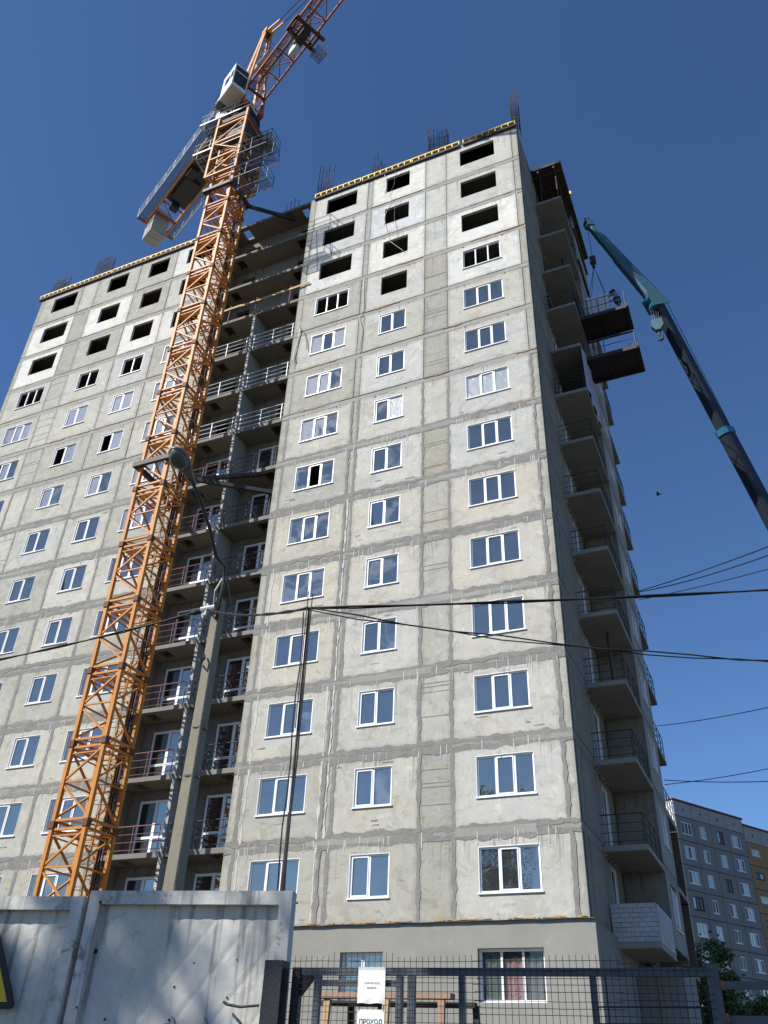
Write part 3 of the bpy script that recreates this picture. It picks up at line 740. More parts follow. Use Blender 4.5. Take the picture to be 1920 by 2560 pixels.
# formwork of the top balcony slab
m = MB(); m.box(SX, 3.1, 47.44, 1.2, 10.8, 47.60); m.build('formwork_deck', 'form_ply', BLD)
for y in (3.6, 4.6, 5.6, 6.6, 8.2, 9.8):
    m = MB(); m.beam((SX, y, 47.36), (1.15, y, 47.36), .08, .16); m.build('formwork_joist', 'form_ply', BLD)
for x in (-.2, .75):
    m = MB(); m.beam((x, 3.1, 47.20), (x, 10.8, 47.20), .10, .16); m.build('formwork_bearer', 'form_ply', BLD)
    for y in (3.6, 5.0, 6.4):
        m = MB(); m.tube((x, y, J(15)+.05), (x, y, 47.12), .045, 8); m.build('steel_prop', 'rebar_steel', BLD)
m = MB(); m.box(1.1, 5.6, 47.62, 1.28, 5.75, 47.9); m.build('form_clamp', 'form_yellow', BLD)
for k in (14, 15):
    m = MB(); m.box(BX-.02, 6.95, J(k)+1.2, BX+.12, 10.7, J(k)+1.5); m.build('formwork_edge', 'form_ply', BLD)
# roof slab edge
for (a, b, y) in ((-13.99, -.62, .04), (-35.95, -19.9, -.06)):
    m = MB(); m.box(a, y, 47.45, b, 17.4, 47.66); m.build('roof_slab', 'raw_concrete', BLD, color=GR)

# ---- things standing on or hanging from the building
def form_frame(x0, x1, y, z, h, label):
    t = thing('formwork_frame', ((x0+x1)/2, y, z), label, 'formwork', 'yellow edge frames on the roof')
    L = x1-x0; n = max(3, round(L/.42))
    m = MB(); m.box(x0, y+.03, z-.16, x1, y+.09, z+h*.95); m.build('backing_board', 'form_ply', t)
    m = MB(); m.box(x0, y-.10, z-.20, x1, y+.03, z-.02); m.build('sole_board', 'form_ply', t)
    for zz in (z, z+h): MB().box(x0, y-.06, zz-.036, x1, y-.0, zz+.036).build('edge_rail', 'form_yellow', t)
    up = MB().box(-.033, -.055, 0, .033, -.006, h).mesh('upright', 'form_yellow')
    for i in range(n+1): link(up, 'upright', t, loc=(x0+.03+(L-.06)*i/n, y, z))
    return t
FL = 'yellow formwork edge frame along the roof, '
for (a, b, z, lb) in ((-13.72, -10.5, 47.74, FL+'above the narrow window column beside the recess'), (-10.42, -7.15, 47.72, FL+'above the middle window column'), (-7.1, -4.05, 47.72, FL+'above the blank strip'), (-3.84, -.63, 47.72, FL+'at the sharp right corner')):
    form_frame(a, b, -.03, z, .34, lb)
for (a, b, lb) in ((-36.2, -33.0, FL+'at the outer left corner of the far wing'), (-32.95, -29.75, FL+'over the blank strip of the far wing'), (-29.65, -26.4, FL+'over the third column of the far wing'), (-26.35, -23.1, FL+'under the swinging counterweight'), (-23.05, -20.0, FL+'behind the tower crane mast')):
    form_frame(a, b, -.13, 47.72, .26, lb)
rc = random.Random(21)
def rebar_cage(x0, x1, y, z, h1, h2, n, label, lean=0.0, rings=True):
    t = thing('rebar_cage', ((x0+x1)/2, y, z), label, 'rebar', 'rebar cages sticking up from the roof')
    for i in range(n):
        for yy in (y, y+.34):
            x = x0+(x1-x0)*i/(n-1)+rc.uniform(-.02, .02); top = rc.uniform(h1, h2)
            m = MB(); m.tube((x, yy, z), (x+lean+rc.uniform(-.05, .05), yy+rc.uniform(-.05, .05), top), .021, 5); m.build('vertical_bar', 'rebar_steel', t)
    if rings:
        zz = z+.15
        while zz < h1-.1:
            m = MB()
            for yy in (y, y+.34): m.tube((x0-.02, yy, zz), (x1+.02+lean*(zz-z)/(h1-z), yy, zz+rc.uniform(-.03,.03)), .010, 4)
            for xx in (x0-.02, x1+.02): m.tube((xx, y, zz), (xx, y+.34, zz), .010, 4)
            m.build('stirrup', 'rebar_steel', t); zz += .17
RB = 'bundle of bare rebar rising from the roof '
rebar_cage(-13.85, -13.0, .35, 47.66, 49.8, 52.9, 6, RB+'beside the dark recess')
rebar_cage(-9.95, -9.3, .4, 47.66, 49.6, 51.0, 5, RB+'above the middle window column', lean=-.1)
rebar_cage(-6.15, -4.97, .3, 47.66, 50.5, 51.9, 5, 'square rebar column cage with stirrups above the blank strip')
rebar_cage(-.92, -.5, .3, 47.66, 50.8, 52.9, 4, RB+'at the sharp right corner')
rebar_cage(-36.0, -35.0, .3, 47.6, 49.9, 51.0, 7, RB+'at the outer corner of the far wing', lean=.2)
rebar_cage(-32.05, -30.7, .3, 47.6, 50.6, 51.2, 6, 'wide rebar cage rising over the blank strip of the far wing')
rebar_cage(-27.3, -26.1, .3, 47.6, 49.0, 49.6, 7, 'low rebar cage right under the hanging counterweight')
rebar_cage(-16.3, -15.4, .7, 47.7, 48.3, 50.0, 4, 'a few thin bars standing on the recess roof', rings=False)
def dangling(pts, name, label, mat, r=.012):
    m = MB(); m.path(pts, r, 5); m.smooth = True
    return tag(m.build(name, mat), label, 'cable')
dangling([(-8.9,-.08,47.7), (-8.75,-.07,46.6), (-8.85,-.06,45.6), (-8.4,-.06,44.6), (-8.75,-.07,43.2), (-8.55,-.05,42.0), (-8.3,-.06,40.9), (-7.6,-.05,39.9), (-7.35,-.05,39.5)], 'dangling_cable', 'pale loose wire wandering down over the middle column openings', 'cable_white')
dangling([(-8.15,-.08,47.7), (-8.2,-.07,46.2), (-8.5,-.06,45.2), (-8.1,-.06,44.2), (-8.1,-.06,42.9), (-7.85,-.06,41.4), (-7.9,-.06,40.6)], 'dangling_cable', 'second thin wire beside the pale one on the middle column', 'lamp_shell', .009)
dangling([(-13.55,-.08,35.9), (-13.6,-.08,35.0), (-13.75,-.09,34.0), (-13.6,-.08,33.4)], 'dangling_hose', 'pale hose hanging at the wall edge by the recess', 'cable_white', .03)
dangling([(-13.5,-.08,35.9), (-13.2,-.08,35.4), (-13.0,-.08,34.6), (-12.95,-.08,34.1)], 'dangling_hose', 'dark hose curling beside the pale one', 'cable_black', .02)
dangling([(-9.82,-.05,38.4), (-9.78,-.06,37.2), (-9.7,-.06,36.0), (-9.9,-.05,35.3), (-9.7,-.06,34.4), (-9.75,-.06,32.8)], 'dangling_cable', 'white cable hanging in the joint left of the middle windows', 'cable_white', .016)
# tarpaulin closing one loggia
m = MB(); n = 16; kz = [J(10)+.05+.0, J(11)-.15]
for i in range(n):
    ya, yb = 3.4+3.5*i/n, 3.4+3.5*(i+1)/n; f_ = lambda t: .965+.05*math.sin(t*5.1)+.02*math.sin(t*13)
    m.face(((f_(ya), ya, kz[0]), (f_(yb), yb, kz[0]), (f_(yb)-.02, yb, kz[1]), (f_(ya)-.02, ya, kz[1])))
tag(m.build('tarpaulin', 'tarp'), 'pale lilac tarpaulin hung across a loggia on the shaded side', 'tarpaulin')
# cantilevered loading platforms with rails
def platform(z, x1, label, y0=4.6, y1=6.5):
    t = thing('loading_platform', (2.1, (y0+y1)/2, z), label, 'platform', 'loading platforms on the shaded side')
    MB().box(-.4, y0+.1, z-.02, x1, y1-.1, z+.03).build('deck', 'crane_dark', t)
    for y in (y0, y1-.14): MB().box(-.4, y, z-.16, x1+.02, y+.14, z+.06).build('side_beam', 'crane_dark', t)
    for x in (.96, 2.0, x1-.12): MB().box(x, y0+.14, z-.13, x+.12, y1-.14, z-.022).build('cross_beam', 'crane_dark', t)
    MB().box(x1-.05, y0-.03, z-.1, x1+.08, y1+.03, z+.22).build('end_flap', 'crane_dark', t)
    for y in (y0+.05, y1-.05):
        for x in (1.0, 1.9, x1-.05): MB().tube((x, y, z), (x, y, z+1.15), .026, 6).build('post', 'blue_steel', t)
        for h in (.6, 1.15): MB().tube((.95, y, z+h), (x1, y, z+h), .022, 6).build('rail', 'blue_steel', t)
    for h in (.6, 1.15): MB().tube((x1-.05, y0+.05, z+h), (x1-.05, y1-.05, z+h), .022, 6).build('rail', 'blue_steel', t)
    for x in (1.3, x1-.3):
        m = MB(); m.path([(x-.1, y0+.03, z+.05), (x-.1, y0+.03, z+.2), (x, y0+.03, z+.27), (x+.1, y0+.03, z+.2), (x+.1, y0+.03, z+.05)], .018, 5); m.build('lifting_eye', 'crane_dark', t)
platform(J(12)+.07, 3.34, 'rusty railed loading platform carrying the stack of white blocks')
platform(J(11)+.07, 3.5, 'empty railed loading platform below the one with white blocks')
st = thing('block_stack', (1.95, 5.15, J(12)+.1), 'strapped stack of white wall blocks on the upper loading platform', 'blocks')
zz = J(12)+.10; MB().box(1.35, 4.85, zz, 2.5, 5.6, zz+.11).build('pallet', 'old_timber', st); zz += .12
for r_ in range(5):
    for i in range(2): MB().box(1.36+i*.57, 4.86, zz, 1.36+i*.57+.56, 5.58, zz+.285).build('block', 'block_white', st)
    zz += .295
for x in (1.55, 2.3): MB().box(x-.02, 4.845, J(12)+.2, x+.02, 5.6, zz+.01).build('strap', 'boom_blue', st)
# worker behind the platform rail
def person():
    bx, by, bz = 2.92, 5.05, J(12)+.11
    t = thing('person', (bx, by, bz), 'worker in a teal shirt and dark cap reaching towards the white blocks', 'person')
    P = lambda x, y, z: (bx+x, by+y, bz+z)
    J_ = [P(0,0,.98), P(-.02,0,1.15), P(-.07,0,1.40), P(-.10,0,1.52), P(-.15,0,1.70), P(.0,.10,.90), P(.02,.12,.50), P(0,.12,.06), P(-.16,.12,.03), P(.0,-.10,.90), P(.03,-.12,.50), P(.04,-.12,.06), P(-.12,-.12,.03),
          P(-.08,.19,1.40), P(-.26,.20,1.22), P(-.50,.16,1.24), P(-.60,.15,1.25), P(-.08,-.19,1.40), P(-.28,-.20,1.24), P(-.52,-.14,1.26), P(-.62,-.13,1.27)]
    E_ = [(0,1),(1,2),(2,3),(3,4),(0,5),(5,6),(6,7),(7,8),(0,9),(9,10),(10,11),(11,12),(2,13),(13,14),(14,15),(15,16),(2,17),(17,18),(18,19),(19,20)]
    rad = [.15,.14,.16,.06,.10,.10,.07,.05,.045,.10,.07,.05,.045,.075,.05,.038,.04,.075,.05,.038,.04]
    me = bpy.data.meshes.new('body'); me.from_pydata(J_, E_, []); me.update()
    o = bpy.data.objects.new('body', me); col.objects.link(o); o.parent = t; o.matrix_parent_inverse = Matrix.Translation(-Vector(t.location))
    md = o.modifiers.new('skin', 'SKIN'); 
    for i, sv in enumerate(me.skin_vertices[0].data): sv.radius = (rad[i], rad[i]); sv.use_root = (i == 0)
    o.modifiers.new('sub', 'SUBSURF').levels = 1; o.modifiers['sub'].render_levels = 2
    me.materials.append(MATS['skin'])
    # shirt and trousers as shells around the same joints
    def shell(name, idx, edges, mat, grow):
        mp = {v: i for i, v in enumerate(idx)}
        me2 = bpy.data.meshes.new(name); me2.from_pydata([J_[i] for i in idx], [(mp[a], mp[b]) for a, b in edges], []); me2.update()
        o2 = bpy.data.objects.new(name, me2); col.objects.link(o2); o2.parent = t; o2.matrix_parent_inverse = Matrix.Translation(-Vector(t.location))
        o2.modifiers.new('skin', 'SKIN')
        for i, sv in enumerate(me2.skin_vertices[0].data): sv.radius = (rad[idx[i]]*grow+.012,)*2; sv.use_root = (i == 0)
        o2.modifiers.new('sub', 'SUBSURF').levels = 1; me2.materials.append(MATS[mat])
    shell('shirt', [0,1,2,13,14,17,18], [(0,1),(1,2),(2,13),(13,14),(2,17),(17,18)], 'teal_cloth', 1.06)
    shell('trousers', [0,5,6,7,9,10,11], [(0,5),(5,6),(6,7),(0,9),(9,10),(10,11)], 'jeans', 1.08)
    m = MB(); m.smooth = True; n = 10; c = Vector(P(-.15,0,1.73))
    for (za, ra) in ((-.02, .125), (.04, .125), (.09, .10), (.125, .05)):
        for i in range(n): a = 2*math.pi*i/n; m.v.append((c.x+ra*math.cos(a), c.y+ra*.9*math.sin(a), c.z+za))
    for L_ in range(3):
        for i in range(n): j = (i+1) % n; m.f.append((L_*n+i, L_*n+j, (L_+1)*n+j, (L_+1)*n+i))
    m.f.append(tuple(3*n+i for i in range(n))); m.box(c.x-.22, c.y-.07, c.z-.03, c.x-.08, c.y+.07, c.z-.01)
    m.build('cap', 'cap_black', t)
person()

# ================================================================== TOWER CRANE
MX, MY = -18.224, -2.926
CR = thing('tower_crane', (MX, MY, 0), 'orange lattice tower crane with white cab standing against the building', 'crane')
hs = .77; SEC0 = 17.887
def cw_(x, y, z): return (MX+x, MY+y, z)
leg = MB()
for sx in (-1, 1):
    for sy in (-1, 1):
        leg.box(sx*hs-.075, sy*hs-.075, .0, sx*hs+.075, sy*hs+.075, 3.0)
legme = leg.mesh('mast_section', 'crane_orange')
flme = MB().box(-.115, -.115, -.13, .115, .115, .13).mesh('leg_flange', 'node_rust')
braces = []
for (a, b) in (((-1,-1), (1,-1)), ((1,-1), (1,1)), ((1,1), (-1,1)), ((-1,1), (-1,-1))):
    A = lambda z: (a[0]*hs, a[1]*hs, z); B = lambda z: (b[0]*hs, b[1]*hs, z)
    for (p, q, s) in ((A(.16), B(.16), .09), (A(2.84), B(2.84), .09), (A(2.62), B(2.62), .045), (A(1.55), B(1.55), .06), (B(2.78), A(1.60), .075), (A(1.45), B(.24), .075)):
        braces.append(MB().beam(p, q, s).mesh('brace', 'crane_orange'))
for (p, q) in (((-hs,-hs,.2), (hs,hs,.2)), ((hs,-hs,1.5), (-hs,hs,1.5)), ((-hs,-hs,2.8), (hs,hs,2.8))): braces.append(MB().beam(p, q, .055).mesh('brace', 'crane_orange'))
plank = MB().box(-hs+.15, -hs+.10, -.05, hs-.25, -hs+.38, .0).mesh('landing_deck', 'crane_yellow')
rail4 = []
first = -6
for i in range(first, 12):
    z = SEC0+3*i-3.0
    o = link(legme, 'mast_section', CR, loc=(MX, MY, z))
    [link(flme, 'leg_flange', o, loc=(sx*hs, sy*hs, 3.0)) for sx in (-1, 1) for sy in (-1, 1)]; link(plank, 'landing_deck', o, loc=(0, 0, 2.72 if i % 2 else 2.75))
    for bme in braces: link(bme, 'brace', o)
# ladder with hoops inside the mast
m = MB(); zt = 47.5
for sy in (-.18, .18): m.beam(cw_(.42, .30+sy, 0), cw_(.42, .30+sy, zt), .035, .05)
z = .3
while z < zt: m.tube(cw_(.42, .12, z), cw_(.42, .48, z), .012, 4, cap=False); z += .3
z = 2.4
while z < zt:
    m.path([cw_(.42+.62*math.sin(t)*.9-.0, .30-.36*math.cos(t), z) if False else cw_(.42-.62*math.sin(t), .30-.34*math.cos(t), z) for t in [math.pi*j/8 for j in range(9)]], .015, 4); z += .75
for t in (.7, 1.57, 2.44): m.beam(cw_(.42-.62*math.sin(t), .30-.34*math.cos(t), 2.4), cw_(.42-.62*math.sin(t), .30-.34*math.cos(t), zt), .02, .03)
m.build('ladder', 'crane_orange', CR)
m = MB()
for i in range(3): m.path([cw_(.6-.12*i, .62, 0), cw_(.6-.12*i, .62, 20), cw_(.62-.12*i, .6, 47)], .03, 5)
m.build('power_cable', 'cable_black', CR)
# tie collars and struts
for (zc, ends) in ((25.25, ((-14.05, .05, 25.0), (-20.0, -.08, 25.4), (-14.6, .6, 26.68))), (46.35, ((-15.1, .1, 46.5), (-20.1, -.06, 46.6), (-15.5, .6, 47.4)))):
    m = MB(); c = .98
    for (a, b) in (((-c,-c), (c,-c)), ((c,-c), (c,c)), ((c,c), (-c,c)), ((-c,c), (-c,-c))):
        d = .22 if zc < 30 else .2
        e = .1 if a[1] == b[1] else -.1
        m.beam(cw_(a[0]-(e if a[0] < b[0] else -e if a[0] > b[0] else 0), a[1], zc), cw_(b[0]+(e if a[0] < b[0] else -e if a[0] > b[0] else 0), b[1], zc), .16, .26)
    m.build('tie_collar', 'crane_dark', CR)
    for sx, e in ((1, ends[0]), (-1, ends[1]), (1, ends[2])):
        m = MB(); m.beam(cw_(sx*.98, .98, zc), e, .16, .20); m.build('tie_strut', 'crane_dark', CR)
# telescoping cage
c = 1.1
m = MB()
for sx in (-1, 1):
    for sy in (-1, 1): m.box(MX+sx*c-.07, MY+sy*c-.07, 47.55, MX+sx*c+.07, MY+sy*c+.07, 54.0)
cage = m.build('climbing_cage', 'crane_orange', CR)
for (a, b) in (((-1,-1), (1,-1)), ((1,-1), (1,1)), ((1,1), (-1,1)), ((-1,1), (-1,-1))):
    A = lambda z: cw_(a[0]*c, a[1]*c, z); B = lambda z: cw_(b[0]*c, b[1]*c, z)
    for z in (47.62, 49.4, 51.2, 53.0): MB().beam(A(z), B(z), .12).build('brace', 'crane_orange', cage)
    for (z0, z1) in ((47.7, 49.4), (51.2, 49.5), (51.3, 53.0)): MB().beam(A(z0), B(z1), .075).build('brace', 'crane_orange' , cage)
m = MB(); m.box(MX-.55, MY+c-.5, 47.9, MX+.55, MY+c+.25, 50.4); m.box(MX+c-.1, MY-.35, 48.6, MX+c+.35, MY+.5, 51.6); m.tube(cw_(c+.12, .05, 47.9), cw_(c+.12, .05, 51.0), .13, 10); m.build('jacking_gear', 'node_rust', cage)
m = MB(); m.box(MX+.2, MY-c+.1, 48.2, MX+c-.1, MY+c-.15, 48.28); m.box(MX-.7, MY-.6, 52.2, MX+.7, MY+.75, 53.6); m.build('inner_gear', 'crane_dark', cage)
# walkways with white hand rails
def grating(P, u0, u1, v0, v1, z, pitch=.075):
    m = MB(); n = int((u1-u0)/pitch)
    for i in range(n+1):
        u = u0+(u1-u0)*i/n; m.beam(P(u, v0, z-.02), P(u, v1, z-.02), .022, .035)
    for v in (v0, (v0+v1)/2, v1): m.beam(P(u0, v, z-.025), P(u1, v, z-.025), .03, .05)
    return m
def deck(x0, x1, y0, y1, z, railmat, sides, name='walkway', dm='deck_steel', h=1.05):
    d = grating(lambda u, v, zz: V(u, v, zz), x0, x1, y0, y1, z).build(name, dm, CR)
    sg = {'f': ((x0,y0), (x1,y0)), 'b': ((x0,y1), (x1,y1)), 'l': ((x0,y0), (x0,y1)), 'r': ((x1,y0), (x1,y1))}
    for s in sides:
        (ax, ay), (bx, by) = sg[s]; L = math.hypot(bx-ax, by-ay); n = max(2, round(L/1.25))
        if railmat == 'white_rail': MB().beam((ax,ay,z+.03), (bx,by,z+.03), .045, .13).build('toe_board', railmat, d)
        for hh in (.55, h): MB().tube((ax,ay,z+hh), (bx,by,z+hh), .022, 6).build('rail', railmat, d)
        for i in range(n+1): t = i/n; MB().tube((ax+(bx-ax)*t, ay+(by-ay)*t, z), (ax+(bx-ax)*t, ay+(by-ay)*t, z+h), .022, 6).build('rail_post', railmat, d)
    return d
deck(-20.95, -17.25, -3.95, -3.25, 51.0, 'white_rail', 'flr')
deck(-20.95, -19.5, -3.25, -1.6, 51.0, 'white_rail', 'lb')
deck(-21.0, -17.05, -4.0, -3.2, 54.35, 'white_rail', 'flr')
deck(-21.0, -19.4, -3.2, -1.7, 54.35, 'white_rail', 'lb')
deck(-16.95, -14.72, -4.5, -3.05, 48.0, 'blue_steel', 'frb')
deck(-16.95, -14.85, -4.45, -3.0, 45.6, 'blue_steel', 'frb')
for (xa, za, zb2) in ((-16.2, 45.6, 48.0), (-15.4, 46.65, 48.0)): MB().beam((xa, -4.4, za), (xa+.5, -3.2, zb2), .05).build('hanger', 'blue_steel', CR)
MB().box(-19.9, -3.9, 54.7, -19.0, -3.4, 55.4).build('switch_box', 'galv_grate', CR)
MB().beam((-17.1, -3.6, 47.9), (-16.9, -3.6, 45.6), .06).build('hanger', 'blue_steel', CR)
m = MB(); m.box(-16.9, -2.3, 52.6, -16.35, -1.6, 53.4); m.build('lamp_box', 'ac_beige', CR)
deck(-17.0, -16.2, -2.4, -1.3, 52.5, 'blue_steel', 'fr')
# slewing ring, turret
m = MB(); m.tube(cw_(0,0,54.0), cw_(0,0,54.5), .95, 24); m.tube(cw_(0,0,54.5), cw_(0,0,54.75), 1.05, 24); m.tube(cw_(0,0,54.75), cw_(0,0,55.1), .95, 24); m.build('slewing_ring', 'crane_dark', CR)
m = MB()
for sx in (-1, 1):
    for sy in (-1, 1): m.beam(cw_(sx*c, sy*c, 53.0), cw_(sx*.8, sy*.8, 54.1), .16)
m.box(MX-1.0, MY-1.0, 53.6, MX+1.0, MY+1.0, 54.0); m.build('ring_support', 'node_rust', CR)
m = MB(); m.box(MX+.1, MY-.2, 50.2, MX+1.05, MY+1.05, 53.5); m.box(MX+.55, MY-1.0, 51.4, MX+1.06, MY-.1, 53.4); m.build('hydraulic_unit', 'crane_dark', cage)
for (p, q) in (((.3,-1.05,53.0), (1.05,-.2,51.2)), ((1.12,-.9,49.5), (1.12,.9,52.6)), ((1.12,.9,48.2), (1.12,-.6,50.6)), ((-.4,.8,48.2), (.9,.9,51.8))): MB().beam(cw_(*p), cw_(*q), .11).build('brace', 'crane_dark', cage)
# ---- slewing part, local axes: a along the jib, b to its far side, z up
JA = R(-25.5); ja = V(math.cos(JA), math.sin(JA), 0); jn = V(-math.sin(JA), math.cos(JA), 0); jo = V(MX, MY, 0)
def C(a, b, z): return jo+ja*a+jn*b+V(0,0,z)
class CB(MB):
    def cbox(s, a0, b0, z0, a1, b1, z1):
        return s.hexa((C(a0,b0,z0), C(a0,b1,z0), C(a1,b1,z0), C(a1,b0,z0), C(a0,b0,z1), C(a0,b1,z1), C(a1,b1,z1), C(a1,b0,z1)))
tur = CB().cbox(-.95,-.85,55.1,.95,.85,55.45).build('turret', 'crane_red', CR)
for sa in (-1, 1):
    for sb in (-1, 1): CB().beam(C(sa*.8, sb*.75, 55.4), C(sa*.75, sb*.72, 57.3), .17).build('turret_leg', 'crane_red', tur)
for sb in (-1, 1):
    CB().beam(C(-.8, sb*.75, 55.5), C(.75, sb*.72, 57.2), .09).build('brace', 'crane_red', tur); CB().beam(C(.8, sb*.75, 55.5), C(-.75, sb*.72, 57.2), .09).build('brace', 'crane_red', tur)
for sa in (-.8, .8): CB().beam(C(sa, -.75, 57.25), C(sa, .75, 57.25), .14).build('brace', 'crane_red', tur)
CB().cbox(-.5,-.4,55.45,.4,.5,56.5).build('slewing_motor', 'crane_dark', tur)
# tower head
ap = (.62, 65.4)
hd = CB()
for sb in (-1, 1):
    hd.beam(C(-.75, sb*.7, 57.2), C(ap[0]-.12, sb*.22, ap[1]), .16); hd.beam(C(.75, sb*.7, 57.2), C(ap[0]+.12, sb*.22, ap[1]), .13)
hdo = hd.build('tower_head', 'crane_orange', CR)
for i in range(7):
    t0, t1 = i/7.5, (i+1)/7.5
    f_ = lambda t, sa, sb: C((-.75 if sa < 0 else .75)+(ap[0]+sa*.12-(-.75 if sa < 0 else .75))*t, sb*(.7-.48*t), 57.2+(ap[1]-57.2)*t)
    for sb in (-1, 1):
        CB().beam(f_(t0, -1, sb), f_(t1, 1, sb), .06).build('brace', 'crane_orange', hdo); CB().beam(f_(t1, -1, sb), f_(t1, 1, sb), .055).build('brace', 'crane_orange', hdo)
    CB().beam(f_(t1, -1, -1), f_(t1, -1, 1), .055).build('brace', 'crane_orange', hdo)
    CB().beam(f_(t0, 1, -1), f_(t1, 1, 1), .055).build('brace', 'crane_orange', hdo)
CB().cbox(ap[0]-.3, -.32, ap[1]-.1, ap[0]+.35, .32, ap[1]+.35).build('head_plate', 'crane_yellow', hdo)
CB().tube(C(ap[0], -.2, ap[1]+.1), C(ap[0], .2, ap[1]+.1), .34, 14).build('head_sheave', 'crane_dark', hdo)
CB().tube(C(.3, -.25, 61.0), C(.3, .25, 61.0), .35, 14).build('head_sheave', 'galv_grate', hdo)
for sb in (-.16, .16):
    CB().beam(C(ap[0]+.2, sb, ap[1]+.1), C(2.7, sb, 64.15), .10, .18).build('pendant_link', 'crane_yellow', hdo)
    CB().tube(C(2.7, sb, 64.15), C(13.6, sb, 58.5), .035, 6).build('pendant_rod', 'crane_dark', CR)
    CB().tube(C(ap[0]-.2, sb*2, ap[1]), C(-9.2, sb*5, 57.0), .03, 6).build('pendant_rod', 'crane_dark', CR)
dk = CB().cbox(1.0, -.35, 60.5, 2.2, .35, 60.56).build('head_platform', 'galv_grate', hdo)
for (a, b) in ((1.0,-.35), (2.2,-.35), (2.2,.35), (1.0,.35)): CB().tube(C(a, b, 60.5), C(a, b, 61.6), .02, 5).build('rail_post', 'blue_steel', dk)
for (p, q) in (((1.0,-.35), (2.2,-.35)), ((2.2,-.35), (2.2,.35)), ((2.2,.35), (1.0,.35))):
    for h in (61.05, 61.6): CB().tube(C(p[0], p[1], h), C(q[0], q[1], h), .018, 5).build('rail', 'blue_steel', dk)
# jib
JZ, JT, JW, JL = 57.12, 58.40, .70, 26.0
jib = CB().beam(C(.9, 0, JT), C(JL, 0, JT), .13).build('jib_top_chord', 'crane_red', CR)
for sb in (-1, 1): CB().beam(C(.75, sb*JW, JZ), C(JL, sb*JW, JZ), .12, .14).build('jib_chord', 'crane_red', CR)
a = .95; step = 1.72
while a < JL-step:
    am = a+step/2
    for sb in (-1, 1):
        CB().beam(C(a, sb*JW, JZ), C(am, 0, JT), .06).build('brace', 'crane_red', jib); CB().beam(C(am, 0, JT), C(a+step, sb*JW, JZ), .06).build('brace', 'crane_red', jib)
    CB().beam(C(a, -JW, JZ), C(a, JW, JZ), .07).build('brace', 'crane_red', jib)
    if int(a/step) % 2: CB().beam(C(a, -JW, JZ), C(a+step, JW, JZ), .05).build('brace', 'crane_red', jib)
    a += step
grating(C, 1.0, JL-1, -.62, -.10, JZ+.15, .085).build('jib_walkway', 'deck_steel', CR)
tr = CB()
for a in (5.9, 6.9): tr.cbox(a-.1, -.95, JZ-.30, a+.1, 1.3, JZ-.12)
for b in (-.9, .9): tr.cbox(5.9, b-.08, JZ-.30, 6.9, b+.08, JZ-.14)
tr = tr.build('trolley', 'node_rust', CR)
for a in (5.95, 6.85):
    for b in (-.78, .78): CB().tube(C(a, b-.08, JZ-.02), C(a, b+.08, JZ-.02), .16, 10).build('trolley_wheel', 'crane_dark', tr)
CB().cbox(5.7, -.25, JZ-.9, 6.9, .25, JZ-.3).build('hoist_block', 'crane_dark', tr)
hb = CB().cbox(5.1, -.14, JZ-1.3, 5.9, .14, JZ-.35).build('hook_plates', 'ac_beige', tr)
bs = grating(C, 5.8, 6.7, 1.0, 1.75, JZ-.9, .07).build('trolley_basket', 'deck_steel', tr)
for (p, q) in (((5.8,1.0), (5.8,1.75)), ((5.8,1.75), (6.7,1.75)), ((6.7,1.75), (6.7,1.0))):
    for h in (JZ-.6, JZ-.25, JZ+.1): CB().tube(C(p[0], p[1], h), C(q[0], q[1], h), .016, 5).build('rail', 'galv_grate', bs)
for (p, q) in ((5.8,1.75), (6.25,1.75), (6.7,1.75), (6.7,1.35), (5.8,1.35)): CB().tube(C(p, q, JZ-.92), C(p, q, JZ+.1), .016, 5).build('rail_post', 'galv_grate', bs)
CB().cbox(10.0, -.5, JZ-.6, 11.2, .5, JZ+.2).build('trolley_winch', 'crane_dark', CR)
for sb in (-.1, .1): CB().tube(C(.8, sb, JZ+.5), C(JL-1, sb, JZ+.35), .012, 5).build('hoist_rope', 'cable_black', CR)
# counter jib with walkways, winch and hanging slabs
CZ, CE = 56.5, -13.35
for b in (-.78, .98): CB().beam(C(-.8, b, CZ), C(CE, b, CZ), .13, .20).build('counter_jib_chord', 'crane_orange', CR)
a = -1.5; i = 0
while a > CE+.5:
    CB().beam(C(a, -.78, CZ), C(a, .98, CZ), .09).build('cross_member', 'crane_red', CR)
    if a > -11.5: CB().beam(C(a, -.78 if i % 2 else .98, CZ), C(a-1.3, .98 if i % 2 else -.78, CZ), .06).build('brace', 'crane_red', CR)
    a -= 1.3; i += 1
for (b0, b1, bo) in ((-1.50, -.86, -1.5), (1.06, 1.60, 1.6)):
    wk = grating(C, CE, -2.0, b0, b1, CZ+.06, .085).build('counter_jib_walkway', 'deck_steel', CR)
    for h in (.6, 1.1): CB().tube(C(-2.0, bo, CZ+h), C(CE, bo, CZ+h), .022, 5).build('rail', 'white_rail', wk)
    CB().beam(C(-2.0, bo, CZ+.04), C(CE, bo, CZ+.04), .05, .14).build('toe_board', 'galv_grate', wk)
    for i in range(9): CB().tube(C(-2.0+(CE+2.0)*i/8, bo, CZ), C(-2.0+(CE+2.0)*i/8, bo, CZ+1.1), .022, 5).build('rail_post', 'white_rail', wk)
CB().cbox(CE-.05, -1.5, CZ-.05, CE+.1, 1.6, CZ+.09).build('counter_jib_end', 'crane_red', CR)
wn = CB().cbox(-9.3, -.66, CZ+.1, -7.0, .86, CZ+.35).build('winch_frame', 'node_rust', CR)
CB().tube(C(-8.3, -.5, CZ+.75), C(-8.3, .7, CZ+.75), .42, 16).build('winch_drum', 'crane_dark', wn)
CB().cbox(-9.6, -.5, CZ-.35, -7.4, .7, CZ-.02).build('winch_motor', 'crane_dark', wn)
